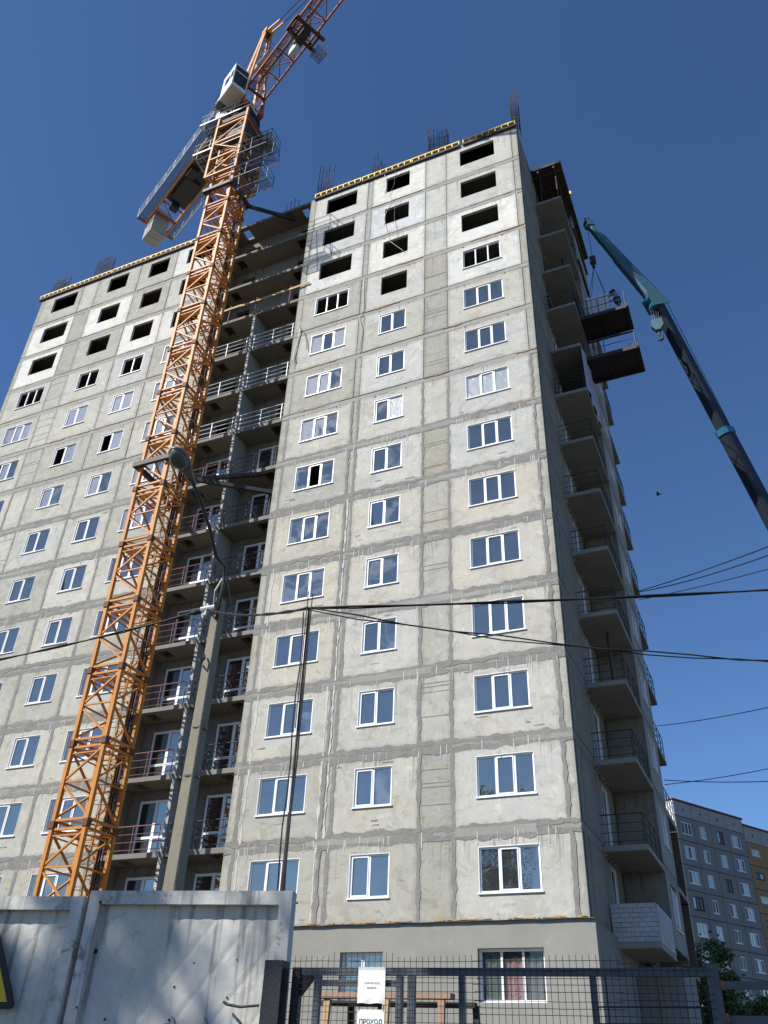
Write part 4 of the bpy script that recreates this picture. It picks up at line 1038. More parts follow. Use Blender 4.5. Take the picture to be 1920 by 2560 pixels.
CB().cbox(-6.6, -.6, CZ+.1, -4.6, .8, CZ+1.6).build('electric_cabinet', 'ac_beige', wn)
CB().cbox(-10.2, -.70, CZ-.06, -2.0, .90, CZ-.02).build('counter_jib_deck', 'crane_dark', CR)
for (a_, b_, w_, h_) in ((-3.2, -.5, .8, .5), (-4.6, .3, .7, .4), (-6.4, -.3, .9, .35), (-10.0, .1, .5, .6)): CB().cbox(a_-w_, b_-.3, CZ-.06-h_, a_, b_+.3, CZ-.062).build('hung_box', 'crane_dark', CR)
for i in range(5):
    a0 = -11.88-i*.292
    CB().cbox(a0-.272, -.68+rc.uniform(-.02,.02), 54.45+rc.uniform(-.03,.03), a0, .52, 57.15).build('counterweight_slab', 'counterweight', CR)
for b in (-.78, .98): CB().beam(C(-11.5, b, CZ), C(CE, b, CZ+.55), .08).build('cross_member', 'crane_red', CR)
CB().cbox(-11.72, -.76, CZ-.28, -11.6, .96, CZ-.06).build('cross_member', 'crane_red', CR)
# operator's cab
cb = CB()
a0, a1, b0, b1, z0, z1 = -.25, 1.30, -1.96, -.86, 55.5, 58.0
cb.cbox(a0, b0, z0, a1, b1, z0+.10); cb.cbox(a0, b0, z1-.12, a1, b1, z1); cb.cbox(a0, b0, z0+.1, a0+.08, b1, z1-.12)
for b in (b0, b1-.07): cb.cbox(a1-.07, b, z0+.1, a1, b+.07, z1-.12)
cb.cbox(a0+.08, b0, z0+.1, a1-.07, b0+.05, z0+1.0); cb.cbox(a0+.08, b0, z0+1.85, a1-.07, b0+.05, z1-.12); cb.cbox(a0+.08, b0, z0+1.0, a0+.35, b0+.05, z0+1.85); cb.cbox(a1-.55, b0, z0+1.0, a1-.45, b0+.05, z0+1.85)
cb.cbox(a0+.08, b1-.05, z0+.1, a1-.07, b1, z1-.12); cb.cbox(a1-.06, b0+.07, z0+.1, a1, b1-.07, z0+.28); cb.cbox(a1-.06, b0+.07, z0+1.72, a1, b1-.07, z0+1.80)
cab = cb.build('cab', 'cab_white', CR)
CB().cbox(a1-.045, b0+.07, z0+.28, a1-.03, b1-.07, z0+1.72).build('windscreen', 'glass_dark', cab)
CB().cbox(a1-.045, b0+.07, z0+1.80, a1-.03, b1-.07, z1-.12).build('windscreen', 'glass_dark', cab)
CB().cbox(a0+.35, b0+.015, z0+1.0, a1-.55, b0+.03, z0+1.85).build('side_window', 'glass_clear', cab)
CB().cbox(a1-.45, b0+.015, z0+1.0, a1-.07, b0+.03, z0+1.85).build('side_window', 'glass_clear', cab)
grating(C, -1.15, -.25, b0, b1, z0+.02, .06).build('cab_deck', 'deck_steel', cab)
CB().cbox(a0, b0+.02, z0-.07, a1-.05, b1-.02, z0-.004).build('cab_floor', 'ac_beige', cab)
CB().cbox(-.9, b0+.05, z0+.02, -.3, b0+.6, z0+.6).build('air_unit', 'ac_beige', cab)
for a in (-1.12, -.7): CB().tube(C(a, b0+.02, z0), C(a, b0+.02, z0+1.0), .02, 5).build('rail_post', 'crane_dark', cab)
CB().tube(C(-1.12, b0+.02, z0+1.0), C(-.25, b0+.02, z0+1.0), .02, 5).build('rail', 'crane_dark', cab)

# ================================================================== MOBILE CRANE WITH TELESCOPIC BOOM
TIP, HEADP = V(1.95, 5.4, 44.2), V(4.76, 6.9, 37.6)
LOW = V(7.10, 10.0, 28.1); bd = (LOW-HEADP).normalized()
FOOT = HEADP+bd*((HEADP.z-2.9)/-bd.z)
MC = thing('mobile_crane', (FOOT.x, FOOT.y, 0), 'dark blue telescopic truck crane reaching up to the loading platforms', 'crane')
def octbeam(p, q, w, h, mat, name, parent, w2=None, h2=None):
    d = (q-p).normalized(); side = d.cross(V(0,0,1)).normalized(); up = side.cross(d); m = MB(); n = 8; k = 0
    w2 = w2 or w; h2 = h2 or h
    for c_, ww, hh in ((p, w, h), (q, w2, h2)):
        for (sx, sy) in ((-.5,-.3), (-.3,-.5), (.3,-.5), (.5,-.3), (.5,.5), (.42,.54), (-.42,.54), (-.5,.5)): m.v.append(tuple(c_+side*sx*ww+up*sy*hh))
    for i in range(n): j = (i+1) % n; m.f.append((i, j, n+j, n+i))
    m.f.append(tuple(reversed(range(n)))); m.f.append(tuple(range(n, 2*n))); return m.build(name, mat, parent)
Lb = (FOOT-HEADP).length
cuts = (0, 8.3, 14.5, 21.5, Lb)
for i in range(4):
    s = .54+.085*i
    o = octbeam(HEADP+bd*cuts[i], HEADP+bd*cuts[i+1], s, s*1.12, 'boom_navy', 'boom_section', MC)
    if i: octbeam(HEADP+bd*(cuts[i]-.02), HEADP+bd*(cuts[i]+.32), s+.09, s*1.12+.09, 'boom_blue', 'boom_collar', o)
sd_ = bd.cross(V(0,0,1)).normalized(); ub = sd_.cross(bd)
if ub.z < 0: ub = -ub
jd = (TIP-HEADP).normalized(); js = jd.cross(V(0,0,1)).normalized(); ju = js.cross(jd)
if ju.z < 0: ju = -ju
octbeam(HEADP+jd*.2, HEADP+jd*3.9, .56, .60, 'boom_teal', 'fly_jib', MC, .50, .54)
octbeam(HEADP+jd*3.75, TIP-jd*.2, .44, .48, 'boom_teal', 'fly_jib', MC, .34, .38)
for s in (1.4, 3.75, 5.6): octbeam(HEADP+jd*s, HEADP+jd*(s+.10), .60-.03*s, .64-.03*s, 'boom_blue', 'jib_collar', MC)
m = MB()
for sg in (-1, 1): m.prism([HEADP+js*sg*.34-jd*.5+ju*.45, HEADP+js*sg*.34+jd*.75+ju*.42, HEADP+js*sg*.34+jd*.6-ju*.38, HEADP+js*sg*.34-jd*.4-ju*.55], js*.05*sg)
hdm = m.build('boom_head', 'boom_teal', MC)
for s, t in ((0.0, .28), (.35, -.2), (-.25, -.35)): MB().tube(HEADP+jd*s+ju*t-js*.3, HEADP+jd*s+ju*t+js*.3, .22, 14).build('sheave', 'boom_blue', hdm)
for sg in (-1, 1): MB().prism([TIP+js*sg*.18-jd*.5+ju*.2, TIP+js*sg*.18+jd*.15+ju*.22, TIP+js*sg*.18+jd*.18-ju*.15, TIP+js*sg*.18-jd*.4-ju*.25], js*.03*sg).build('jib_head', 'boom_teal', MC)
MB().tube(TIP-js*.16, TIP+js*.16, .18, 12).build('sheave', 'crane_dark', MC)
# ropes: along the back of the boom, down from the tip
p1 = HEADP+ju*.75+jd*.3
MB().tube(HEADP+bd*10+ub*.75, p1, .018, 5).build('rope', 'cable_black', MC); MB().tube(p1, TIP+ju*.3, .018, 5).build('rope', 'cable_black', MC)
MB().tube(HEADP+bd*10+ub*.75, FOOT+ub*.9, .018, 5).build('rope', 'cable_black', MC)
MB().beam(HEADP+ju*.35, p1, .07).build('rope_mast', 'boom_teal', MC)
m = MB(); m.path([HEADP+jd*(.6+.4*i)+ju*(.40+.03*math.sin(i*2))+js*.1 for i in range(7)], .045, 6); m.build('hydraulic_hose', 'cable_black', MC)
hk = V(TIP.x, TIP.y, 40.6)
MB().tube(TIP-V(0,0,.1), hk+V(0,0,.4), .016, 5).build('rope', 'cable_black', MC)
m = MB(); m.box(hk.x-.16, hk.y-.11, hk.z-.1, hk.x+.16, hk.y+.11, hk.z+.45); m.tube(hk-V(0,0,.45), hk-V(0,0,.1), .09, 8); m.build('hook_block', 'crane_dark', MC)
for (x, y) in ((1.45, 4.95), (2.4, 4.95), (1.45, 5.5), (2.4, 5.5)): MB().tube(hk-V(0,0,.4), (x, y, 37.25), .014, 5).build('sling', 'cable_black', MC)
h2 = HEADP+V(-.15, -.15, -1.75)
for dx in (-.22, -.08, .08, .22): MB().tube(HEADP+V(-.15+dx, -.15, -.3), h2+V(dx*.6, 0, .25), .013, 5).build('rope', 'cable_black', MC)
m = MB(); m.prism([h2+V(-.27,-.14,.3), h2+V(.27,-.14,.3), h2+V(.32,-.14,-.15), h2+V(.12,-.14,-.5), h2+V(-.12,-.14,-.5), h2+V(-.32,-.14,-.15)], (0,.28,0))
hk2 = m.build('hook_block', 'boom_teal', MC)
m = MB(); m.path([h2+V(0,0,-.45), h2+V(0,0,-.8), h2+V(.14,0,-.95), h2+V(.12,0,-1.15), h2+V(-.05,0,-1.22), h2+V(-.16,0,-1.08)], [.06,.06,.065,.07,.06,.03], 8); m.build('hook', 'crane_dark', hk2)
# carrier (stands beyond the right edge of the picture)
fx, fy = FOOT.x, FOOT.y
MB().box(fx-1.3, fy-4.5, 1.0, fx+1.3, fy+5.5, 1.45).build('chassis', 'boom_navy', MC)
tt = MB().box(fx-1.2, fy-2.0, 1.5, fx+1.2, fy+2.4, 2.4).build('turntable', 'boom_blue', MC)
MB().box(fx-1.2, fy-1.8, 2.4, fx-.35, fy-.1, 3.9).build('operator_cab', 'boom_blue', tt)
MB().box(fx-1.21, fy-1.7, 3.0, fx-1.19, fy-.3, 3.75).build('cab_glass', 'glass_dark', tt)
cb2 = MB().prism([(fx-1.25, fy+5.5, .7), (fx-1.25, fy+7.6, .7), (fx-1.25, fy+7.5, 1.8), (fx-1.25, fy+7.1, 2.9), (fx-1.25, fy+5.5, 2.9)], (2.5, 0, 0)).build('driver_cab', 'boom_blue', MC)
MB().box(fx-1.1, fy+7.25, 1.85, fx+1.1, fy+7.38, 2.75).build('cab_glass', 'glass_dark', cb2)
for y in (-3.6, -2.2, 3.4, 6.4):
    for sx in (-1, 1): MB().tube((fx+sx*.95, fy+y, .55), (fx+sx*1.28, fy+y, .55), .55, 18).build('wheel', 'truck_tyre', MC)
for y in (-1.0, 4.6):
    for sx in (-1, 1): MB().box(fx+sx*2.6-.15, fy+y-.15, .05, fx+sx*2.6+.15, fy+y+.15, 1.1).build('outrigger_jack', 'boom_navy', MC); MB().box(fx+(1.2 if sx > 0 else -2.75), fy+y-.12, 1.02, fx+(2.75 if sx > 0 else -1.2), fy+y+.12, 1.26).build('outrigger_beam', 'boom_navy', MC)

# ================================================================== FOREGROUND: FENCE, GATE, POLES
FA = R(12.55); fdir = V(math.cos(FA), math.sin(FA), 0); fn_ = V(math.sin(FA), -math.cos(FA), 0)      # fence runs along fdir, faces fn_
FR = V(.86, -20.57, 0)
def fence_panel(right, width, top, label):
    """moulded concrete panel: raised border round a field of flat-sided diamond bosses"""
    t = thing('fence_panel', right-fdir*width*.5, label, 'fence', 'moulded concrete fence panels')
    Pf = lambda u, d, z: right-fdir*width+fdir*u+fn_*d+V(0,0,z)     # u along, d proud of the wall, z up
    W, H, bo = width, top, .115
    m = MB()
    def pbox(u0, d0, z0_, u1, d1, z1_): m.hexa((Pf(u0,d1,z0_), Pf(u0,d0,z0_), Pf(u1,d0,z0_), Pf(u1,d1,z0_), Pf(u0,d1,z1_), Pf(u0,d0,z1_), Pf(u1,d0,z1_), Pf(u1,d1,z1_)))
    pbox(0, -.14, H-bo, W, .0, H); pbox(0, -.14, 0, bo, .0, H-bo); pbox(W-bo, -.14, 0, W, .0, H-bo); pbox(bo, -.14, 0, W-bo, .0, .3)
    m.build('border', 'fence_frame', t)
    m = MB(); rec = -.085
    u0, u1, z0_, z1_ = bo, W-bo, .3, H-bo
    m.face((Pf(u0,-.13,z0_), Pf(u0,-.13,z1_), Pf(u1,-.13,z1_), Pf(u1,-.13,z0_)))
    cwid, chei = (u1-u0)/5.0, .46
    cl = lambda v, a, b: max(a, min(b, v))
    nrow = int((z1_-z0_)/chei)+2
    for r_ in range(-1, 2*nrow):
        zc = z1_-r_*chei*.5; off = .5 if r_ % 2 else 0.0
        for i in range(-1, 7):
            uc = u0+(i+off)*cwid
            if uc+cwid*.5 <= u0+.01 or uc-cwid*.5 >= u1-.01: continue
            hu, hz = cwid*.5, chei*.5; k = .68; pr = .005
            out = [(uc-hu, zc), (uc, zc-hz), (uc+hu, zc), (uc, zc+hz)]
            inn = [(uc-hu*k, zc), (uc, zc-hz*k), (uc+hu*k, zc), (uc, zc+hz*k)]
            O = [Pf(cl(u,u0,u1), rec, cl(z,z0_,z1_)) for u, z in out]; I = [Pf(cl(u,u0,u1), rec+pr, cl(z,z0_,z1_)) for u, z in inn]
            if zc-hz >= z1_ or zc+hz <= z0_: continue
            for q in range(4): m.face((O[q], O[(q+1) % 4], I[(q+1) % 4], I[q]))
            m.face(I)
    m.build('moulded_field', 'fence_wash', t)
    return t, Pf
F1, PF1 = fence_panel(FR, 1.98, 3.0, 'whitewashed concrete fence panel with chipped right edge beside the black gate post')
F2, PF2 = fence_panel(FR-fdir*2.02+fn_*.03, 1.98, 2.945, 'whitewashed concrete fence panel half a step lower, bearing the yellow warning sign')
F3, PF3 = fence_panel(FR-fdir*4.04+fn_*.02, 1.98, 2.95, 'whitewashed concrete fence panel left of the warning sign')
# broken edge of the panel: bite marks and stuck-on mortar
m = MB()
for i in range(9):
    u = 1.98-.04+rc.uniform(-.05, .03); z = rc.uniform(2.08, 2.42); m.tube(PF1(u, -.005, z), PF1(u+rc.uniform(-.005,.005), .003+.0003*i, z+.004), rc.uniform(.008, .028), 7, rc.uniform(.004,.02))
tag(m.build('chipping', 'mortar', F1), kind='stuff')
m = MB()
for (u, z, r_) in ((.13,2.50,.028), (.95,2.23,.012), (1.45,2.16,.010), (.10,2.05,.014), (.35,1.97,.014), (.95,1.98,.013), (.12,2.9,.02), (1.1,2.42,.008), (1.5,2.45,.007)): m.tube(PF1(u, -.12, z), PF1(u, -.073 if .12 < u < 1.8 else .0025, z), r_, 9, r_*.8)
tag(m.build('spall_holes', 'crane_dark', F1), kind='stuff')
m = MB(); m.path([PF1(1.45,-.02,2.12), PF1(1.5,.03,2.10), PF1(1.62,.03,2.085), PF1(1.78,.02,2.10)], .012, 6); m.build('iron_hook', 'post_black', F1)
# painted loops of graffiti at the foot of the panel
for u in (.95, 1.25, 1.55):
    m = MB(); m.path([PF1(u+.085*math.cos(t)*(1-.05*t), -.073, 1.885+.05*math.sin(t)+.010*t) for t in [i*.5 for i in range(16)]], .005, 4); m.build('graffiti', 'curtain_grey', F1)
# warning sign
wsg = thing('warning_sign', PF2(1.2, .03, 2.1), 'yellow triangular warning sign with black border fixed to the fence', 'sign')
def tri(mb, cu, cz, s, d0, d1, rr):
    pts = []
    for k, ang in enumerate((90, 210, 330)):
        c = (cu+s*math.cos(R(ang)), cz+s*math.sin(R(ang)))
        inner = (cu+(s-2*rr)*math.cos(R(ang)), cz+(s-2*rr)*math.sin(R(ang)))
        for j in range(5):
            t_ = R(ang-60+30*j); pts.append((inner[0]+rr*math.cos(t_), inner[1]+rr*math.sin(t_)))
    mb.prism([PF2(u, d1, z) for u, z in pts], fn_*(d0-d1))
m = MB(); tri(m, 1.175, 2.24, .44, .002, .022, .035); m.build('plate', 'post_black', wsg)
m = MB(); tri(m, 1.175, 2.24, .335, .0225, .025, .006); m.build('field', 'sign_yellow', wsg)
m = MB(); m.prism([PF2(u, .0275, z) for u, z in ((1.195,2.42), (1.11,2.22), (1.17,2.22), (1.13,2.10), (1.24,2.27), (1.18,2.27), (1.23,2.42))], fn_*-.002); m.build('lightning_mark', 'post_black', wsg)
# steel gate post, gate, signs
GD = V(math.cos(R(5.0)), math.sin(R(5.0)), 0); GN = V(GD.y, -GD.x, 0); G0P = V(.92, -20.52, 0)
def GP(u, d, z): return G0P+GD*u+GN*d+V(0,0,z)
def gbox(mb, u0, d0, z0, u1, d1, z1): return mb.hexa((GP(u0,d1,z0), GP(u0,d0,z0), GP(u1,d0,z0), GP(u1,d1,z0), GP(u0,d1,z1), GP(u0,d0,z1), GP(u1,d0,z1), GP(u1,d1,z1)))
m = MB(); gbox(m, -.20, .03, 0, -.035, .18, 2.43); tag(m.build('gate_post', 'post_black'), 'black steel post between the concrete fence and the mesh gate', 'post')
gt = thing('mesh_gate', GP(1.7, 0, 0), 'dark steel gate frame covered with square wire mesh', 'gate')
m = MB(); gbox(m, -.0, -.03, 0, .075, .04, 2.39); m.prism([GP(.075,-.02,2.33), GP(.21,-.02,2.33), GP(.075,-.02,2.17)], GN*.04); m.prism([GP(.075,-.02,1.95), GP(.19,-.02,1.72), GP(.14,-.02,1.72), GP(.075,-.02,1.84)], GN*.04); m.build('hinge_stile', 'post_black', gt)
m = MB(); gbox(m, .075, -.03, 2.335, 3.42, .03, 2.39); m.build('top_rail', 'gate_steel', gt)
for (u, w_, d) in ((.20,.055,-.03), (.93,.05,-.03), (1.03,.06,-.03), (1.46,.045,-.03), (2.50,.05,-.03), (3.36,.09,-.03)):
    m = MB(); gbox(m, u, d+.002, .3, u+w_, d+.055, 2.332 if u < 3.3 else 2.42); m.build('stile', 'gate_steel', gt)
m = MB(); gbox(m, .255, -.026, 2.255, .928, .022, 2.30); m.build('wicket_rail', 'gate_steel', gt)
m = MB(); gbox(m, .1, -.026, 1.1, 3.36, .022, 1.15); m.build('mid_rail', 'gate_steel', gt)
rg = random.Random(9)
m = MB(); u = .02
def wob(u, z): return .045+.006*mnoise.noise((u*2, z*2, 0))
while u < 3.40:
    top = 2.475+.02*mnoise.noise((u*1.5, 4, 0))+(.03 if .35 < u < .95 else 0)
    m.path([GP(u+.004*mnoise.noise((u*5, z, 1)), wob(u, z), z) for z in (.3, 1.2, 1.6, 1.9, 2.2, top)], .0022, 4); u += .052
z = 1.70
while z < 2.47:
    for (a, b) in ((-.01, .62), (.55, 1.65), (1.60, 2.75), (2.7, 3.40)):
        dz = rg.uniform(-.012, .012); a += rg.uniform(-.03, .03)
        if z+dz < 2.47: m.path([GP(a+(b-a)*i/5, wob(a+(b-a)*i/5, z)+.006, z+dz+.004*mnoise.noise((a*9+i, z*7, 0))) for i in range(6)], .0022, 4)
    z += .052
tag(m.build('wire_mesh', 'mesh_wire', gt), kind='stuff')
for (u, z0, z1, r_) in ((2.62, 1.6, 2.33, .007), (2.86, 1.6, 2.33, .006), (3.0, 1.6, 2.33, .006)):
    m = MB(); m.tube(GP(u, .0, z0), GP(u, .0, z1), r_, 5); m.build('rod', 'mesh_wire', gt)
for z in (2.13, 2.02): MB().tube(GP(2.55, .0, z), GP(3.4, .0, z+.01), .006, 5).build('rod', 'mesh_wire', gt)
# sheet notice without legible text, then the printed one
def text_mesh(txt, size, mat, name, parent, org, dx, dz):
    cu = bpy.data.curves.new(name, 'FONT'); cu.body = txt; cu.size = size; cu.align_x = 'CENTER'; cu.offset = size*.018
    o = bpy.data.objects.new(name, cu); col.objects.link(o)
    dg = bpy.context.evaluated_depsgraph_get(); me = bpy.data.meshes.new_from_object(o.evaluated_get(dg)); bpy.data.objects.remove(o)
    for v in me.vertices: v.co = org+dx*v.co.x+dz*v.co.y
    me.materials.clear(); me.materials.append(MATS[mat]); me.name = name
    return link(me, name, parent)
up_ = V(0,0,1)
n1 = thing('paper_notice', GP(.73, .07, 2.25), 'curled weathered paper notice with faded print wired to the gate above the white sign', 'sign')
m = MB(); nx, nz = 10, 12; cu0, cw2, cz0, chh = .612, .238, 2.128, .262
pt = lambda i, k: GP(cu0+cw2*i/nx+.004*math.sin(k*1.3)*(k < 2), .062+.0015*math.sin(i*.9+k*.5)+.006*(1-k/2 if k < 2 else 0)*math.sin(i*1.1)+.006*(k == nz), cz0+chh*k/nz+(.003*math.sin(i*1.1) if k == 0 else 0))
for i in range(nx):
    for k in range(nz): m.face((pt(i,k), pt(i+1,k), pt(i+1,k+1), pt(i,k+1)))
m.smooth = True; m.build('sheet', 'paper', n1)
text_mesh('8 910 333-3672', .020, 'print_faded', 'lettering', n1, GP(.735, .0655, 2.268), GD, up_)
m = MB()                                                   # a second line bleached past reading
for q in range(7): gbox(m, .695+q*.0115, .0652, 2.234+.001*(q % 3), .703+q*.0115, .0656, 2.246-.002*(q % 2))
m.build('bleached_print', 'print_faded', n1)
n2 = thing('forbidden_sign', GP(.73, .07, 1.95), 'white printed no-entry sign hung below the paper notice', 'sign')
m = MB(); gbox(m, .618, .056, 1.80, .852, .062, 2.085); m.build('plate', 'sign_white', n2)
text_mesh('ПРОХОД', .046, 'print_black', 'lettering', n2, GP(.736, .0635, 1.984), GD, up_)
text_mesh('ЗАПРЕЩЕН', .046, 'print_black', 'lettering', n2, GP(.736, .0635, 1.915), GD, up_)
for u in (.63, .84): MB().tube(GP(u, .064, 2.075), GP(u, .05, 2.11), .004, 4).build('tie_wire', 'mesh_wire', n2)
# grey rails continuing right of the gate
sf = thing('side_fence', GP(4.3, -.05, 0), 'grey steel rail fence with rusty weld joining the gate post', 'fence')
m = MB(); gbox(m, 3.46, -.02, 2.255, 6.2, .03, 2.305); m.build('top_rail', 'gate_steel', sf)
m = MB(); gbox(m, 3.46, -.02, .3, 6.2, .0, 2.09); m.build('sheet', 'gate_steel', sf)
for u in (4.8, 6.15):
    m = MB(); gbox(m, u, -.08, 0, u+.06, -.021, 2.3); m.build('post', 'gate_steel', sf)
for z in (2.28, 2.07):
    m = MB(); gbox(m, 3.452, .0, z-.03, 3.475, .034, z+.03); m.build('weld', 'rust_patch', sf)
# timber trestle behind the gate
ts = thing('timber_trestle', (.8, -18.4, 0), 'rough timber trestle standing behind the mesh gate', 'trestle')
MB().beam((.10, -18.5, 2.345), (1.62, -18.45, 2.345), .16, .05).build('top_board', 'old_timber', ts)
MB().beam((.05, -18.3, 2.29), (1.80, -18.25, 2.28), .10, .05).build('bearer', 'dark_timber', ts)
for (x, s) in ((.24, -.10), (.92, -.05), (1.53, -.03)): MB().beam((x, -18.53, 2.31), (x+s, -18.6, 0), .07, .045).build('post', 'timber' if x < 1.2 else 'old_timber', ts)
for (x, s) in ((.36, .02), (.72, -.12), (1.78, .10)): MB().beam((x, -18.2, 2.28), (x+s, -18.1, 0), .06, .05).build('post', 'dark_timber', ts)
# thin steel cable mast at the fence end
PX, PY = .635, -20.37; PT = 6.01
ml = thing('cable_mast', (PX, PY, 0), 'thin dark steel mast carrying black cables behind the fence end', 'mast')
m = MB(); m.tube((PX, PY, 0), (PX, PY, 3.75), .02, 8); m.tube((PX, PY, 3.75), (PX, PY, 6.01), .013, 8); m.build('pipe', 'rebar_steel', ml)
for (dx, zt) in ((-.012, 6.20), (.045, 6.16)): MB().tube((PX+dx, PY-.03, 4.6), (PX+dx, PY-.03, zt), .006, 5).build('rod', 'cable_black', ml)
m = MB(); m.path([(PX-.04+.012*math.sin(i*1.7), PY-.03, 2.6+i*.335) for i in range(11)], .008, 5); m.path([(PX+.035+.01*math.sin(i*1.3+1), PY-.03, 2.6+i*.335) for i in range(11)], .009, 5); m.build('down_cable', 'cable_black', ml)
# concrete street light
LX, LY, LT = -3.50, -16.55, 8.80
lp = thing('street_lamp', (LX, LY, 0), 'weathered concrete lamp post with a curved steel arm and oval lamp head', 'street lamp')
m = MB(); an = R(4); 
def pl(u, v_, z): return (LX+u*math.cos(an)-v_*math.sin(an), LY+u*math.sin(an)+v_*math.cos(an), z)
lv = [(0, .185, .155), (LT, .105, .09)]
ring = lambda hw, hd, z: [pl(-hw, -hd*.85, z), pl(-hw*.82, -hd, z), pl(hw*.82, -hd, z), pl(hw, -hd*.85, z), pl(hw*.9, hd, z), pl(-hw*.9, hd, z)]
n = 12
for i in range(n+1): z = LT*i/n; t_ = i/n; m.v += ring(.135-.055*t_, .155-.06*t_, z)
for i in range(n):
    for q in range(6): r_ = (q+1) % 6; m.f.append((i*6+q, i*6+r_, i*6+6+r_, i*6+6+q))
m.f.append(tuple(n*6+q for q in range(6))); m.build('post', 'pole_concrete', lp)
for z in (5.55, 6.35): MB().tube((LX, LY, z), (LX, LY, z+.03), .185-.07*z/LT, 12).build('band', 'lamp_shell', lp)
LH = V(-3.165, -18.75, 10.36); ab = V(LX+.06, LY-.1, LT-.45)
arm = [ab, V(LX+.12, LY-.14, LT+.25), V(LX+.14, LY-.20, LT+.55), V(-3.36, -17.05, 9.40), V(-3.29, -17.46, 9.74), V(-3.22, -18.0, 10.08), V(-3.19, -18.42, 10.26)]
m = MB(); m.path(arm, [.03,.03,.033,.034,.034,.034,.03], 8); m.smooth = True; m.build('arm', 'arm_steel', lp)
m = MB(); m.path([V(LX-.02, LY-.12, LT-.25), V(LX-.02, LY-.16, LT+.1), V(LX+.1, LY-.15, LT+.35)], .025, 6); m.path([V(LX+.22, LY+.05, LT-.1), V(LX+.18, LY-.12, LT+.3)], .012, 5); m.build('arm_clamp', 'lamp_shell', lp)
ld = (LH-arm[-1]).normalized(); ls = ld.cross(V(0,0,1)).normalized(); lu = ls.cross(ld)
m = MB(); m.smooth = True; prof = ((-.32,.045,.045), (-.2,.07,.065), (-.05,.085,.08), (.04,.13,.10), (.18,.17,.115), (.32,.175,.11), (.44,.14,.085), (.51,.065,.045)); nn = 14; k0 = 0
for (s, ww, hh) in prof:
    for i in range(nn):
        a = 2*math.pi*i/nn; sy = math.sin(a); m.v.append(tuple(LH-ld*.25+ld*s+ls*math.cos(a)*ww+lu*(sy*hh*(1.0 if sy > 0 else .45))))
for L_ in range(len(prof)-1):
    for i in range(nn): j = (i+1) % nn; m.f.append((L_*nn+i, L_*nn+j, (L_+1)*nn+j, (L_+1)*nn+i))
m.f.append(tuple(reversed(range(nn)))); m.f.append(tuple((len(prof)-1)*nn+i for i in range(nn))); m.build('lamp_head', 'lamp_shell', lp)
m = MB(); m.smooth = True
for q, (sc, dd) in enumerate(((1.0, .0), (.92, .055), (.7, .10), (.35, .125))):
    for i in range(16): a = 2*math.pi*i/16; m.v.append(tuple(LH-ld*.25+ld*(.275+.215*sc*math.cos(a))+ls*.157*sc*math.sin(a)-lu*(.03+dd)))
for q in range(3):
    for i in range(16): j = (i+1) % 16; m.f.append((q*16+i, q*16+j, (q+1)*16+j, (q+1)*16+i))
m.f.append(tuple(48+i for i in range(16))); m.build('lens', 'lamp_lens', lp)
ins = V(LX-.13, LY-.16, LT-.25)
m = MB(); m.tube(ins+V(-.12,-.02,.0), ins+V(.14,.03,.03), .05, 8); m.tube(ins+V(-.02,0,-.12), ins+V(0,0,.1), .03, 6); m.build('insulator', 'cable_white', lp)
m = MB(); m.path([ins+V(.02,-.03,-1.0), ins+V(.1,-.05,-1.08), ins+V(.14,-.02,-.98), ins+V(.1,0,-.9)], .02, 5); m.build('hook', 'cable_black', lp)
# overhead cables
def sag(p, q, s, n=24): 
    p, q = Vector(p), Vector(q); return [p.lerp(q, i/n)-V(0,0,4*s*(i/n)*(1-i/n)) for i in range(n+1)]
def cable(p, q, s, r, label, twin=0.0, grp='overhead cables'):
    m = MB(); pts = sag(p, q, s)
    if twin:
        m.path([v+V(0,0,twin*math.sin(i*1.9)) for i, v in enumerate(pts)], r, 5); m.path([v+V(.0,.01,-twin*math.sin(i*1.9)-twin) for i, v in enumerate(pts)], r*.85, 5)
    else: m.path(pts, r, 5)
    m.smooth = True
    return tag(m.build('overhead_cable', 'cable_black'), label, 'cable', grp)
mt = V(PX, PY-.03, PT-.02)
cable(ins, (-14.0, -17.4, 8.0), .2, .016, 'black cable leaving the lamp post past the crane mast', .010)
cable(ins, mt, .10, .014, 'thin black cable strung from lamp post to steel mast', .007)
cable(mt, (12.66, -14.4, 7.75), .14, .0115, 'thick twisted black cable rising from mast top in front of the building', .007)
cable(mt, (12.2, -14.0, 6.75), .56, .009, 'twin black cable drooping from mast top across the lower windows', .018)
cable((.8, 13.5, 23.7), (12.66, -13.5, 11.64), .3, .024, 'upper thin wire from the shaded balconies to the sky')
cable((.8, 13.4, 23.6), (12.4, -13.5, 11.48), .55, .024, 'thin wire just below the uppermost one behind the thick cable')
cable((.8, 13.5, 23.2), (12.2, -13.5, 10.3), .25, .018, 'single fainter wire under the upper pair')
cable((.75, 13.5, 16.31), (10.4, -13.5, 7.6), .25, .016, 'lone thin wire halfway down beside the shaded side')
cable((.7, 13.5, 13.71), (10.0, 13.5, 13.3), .25, .02, 'flat thin wire crossing above the old apartment roof')
cable((.7, 13.5, 13.5), (9.0, 13.0, 14.3), .2, .018, 'slanting thin wire crossing above the old apartment roof')
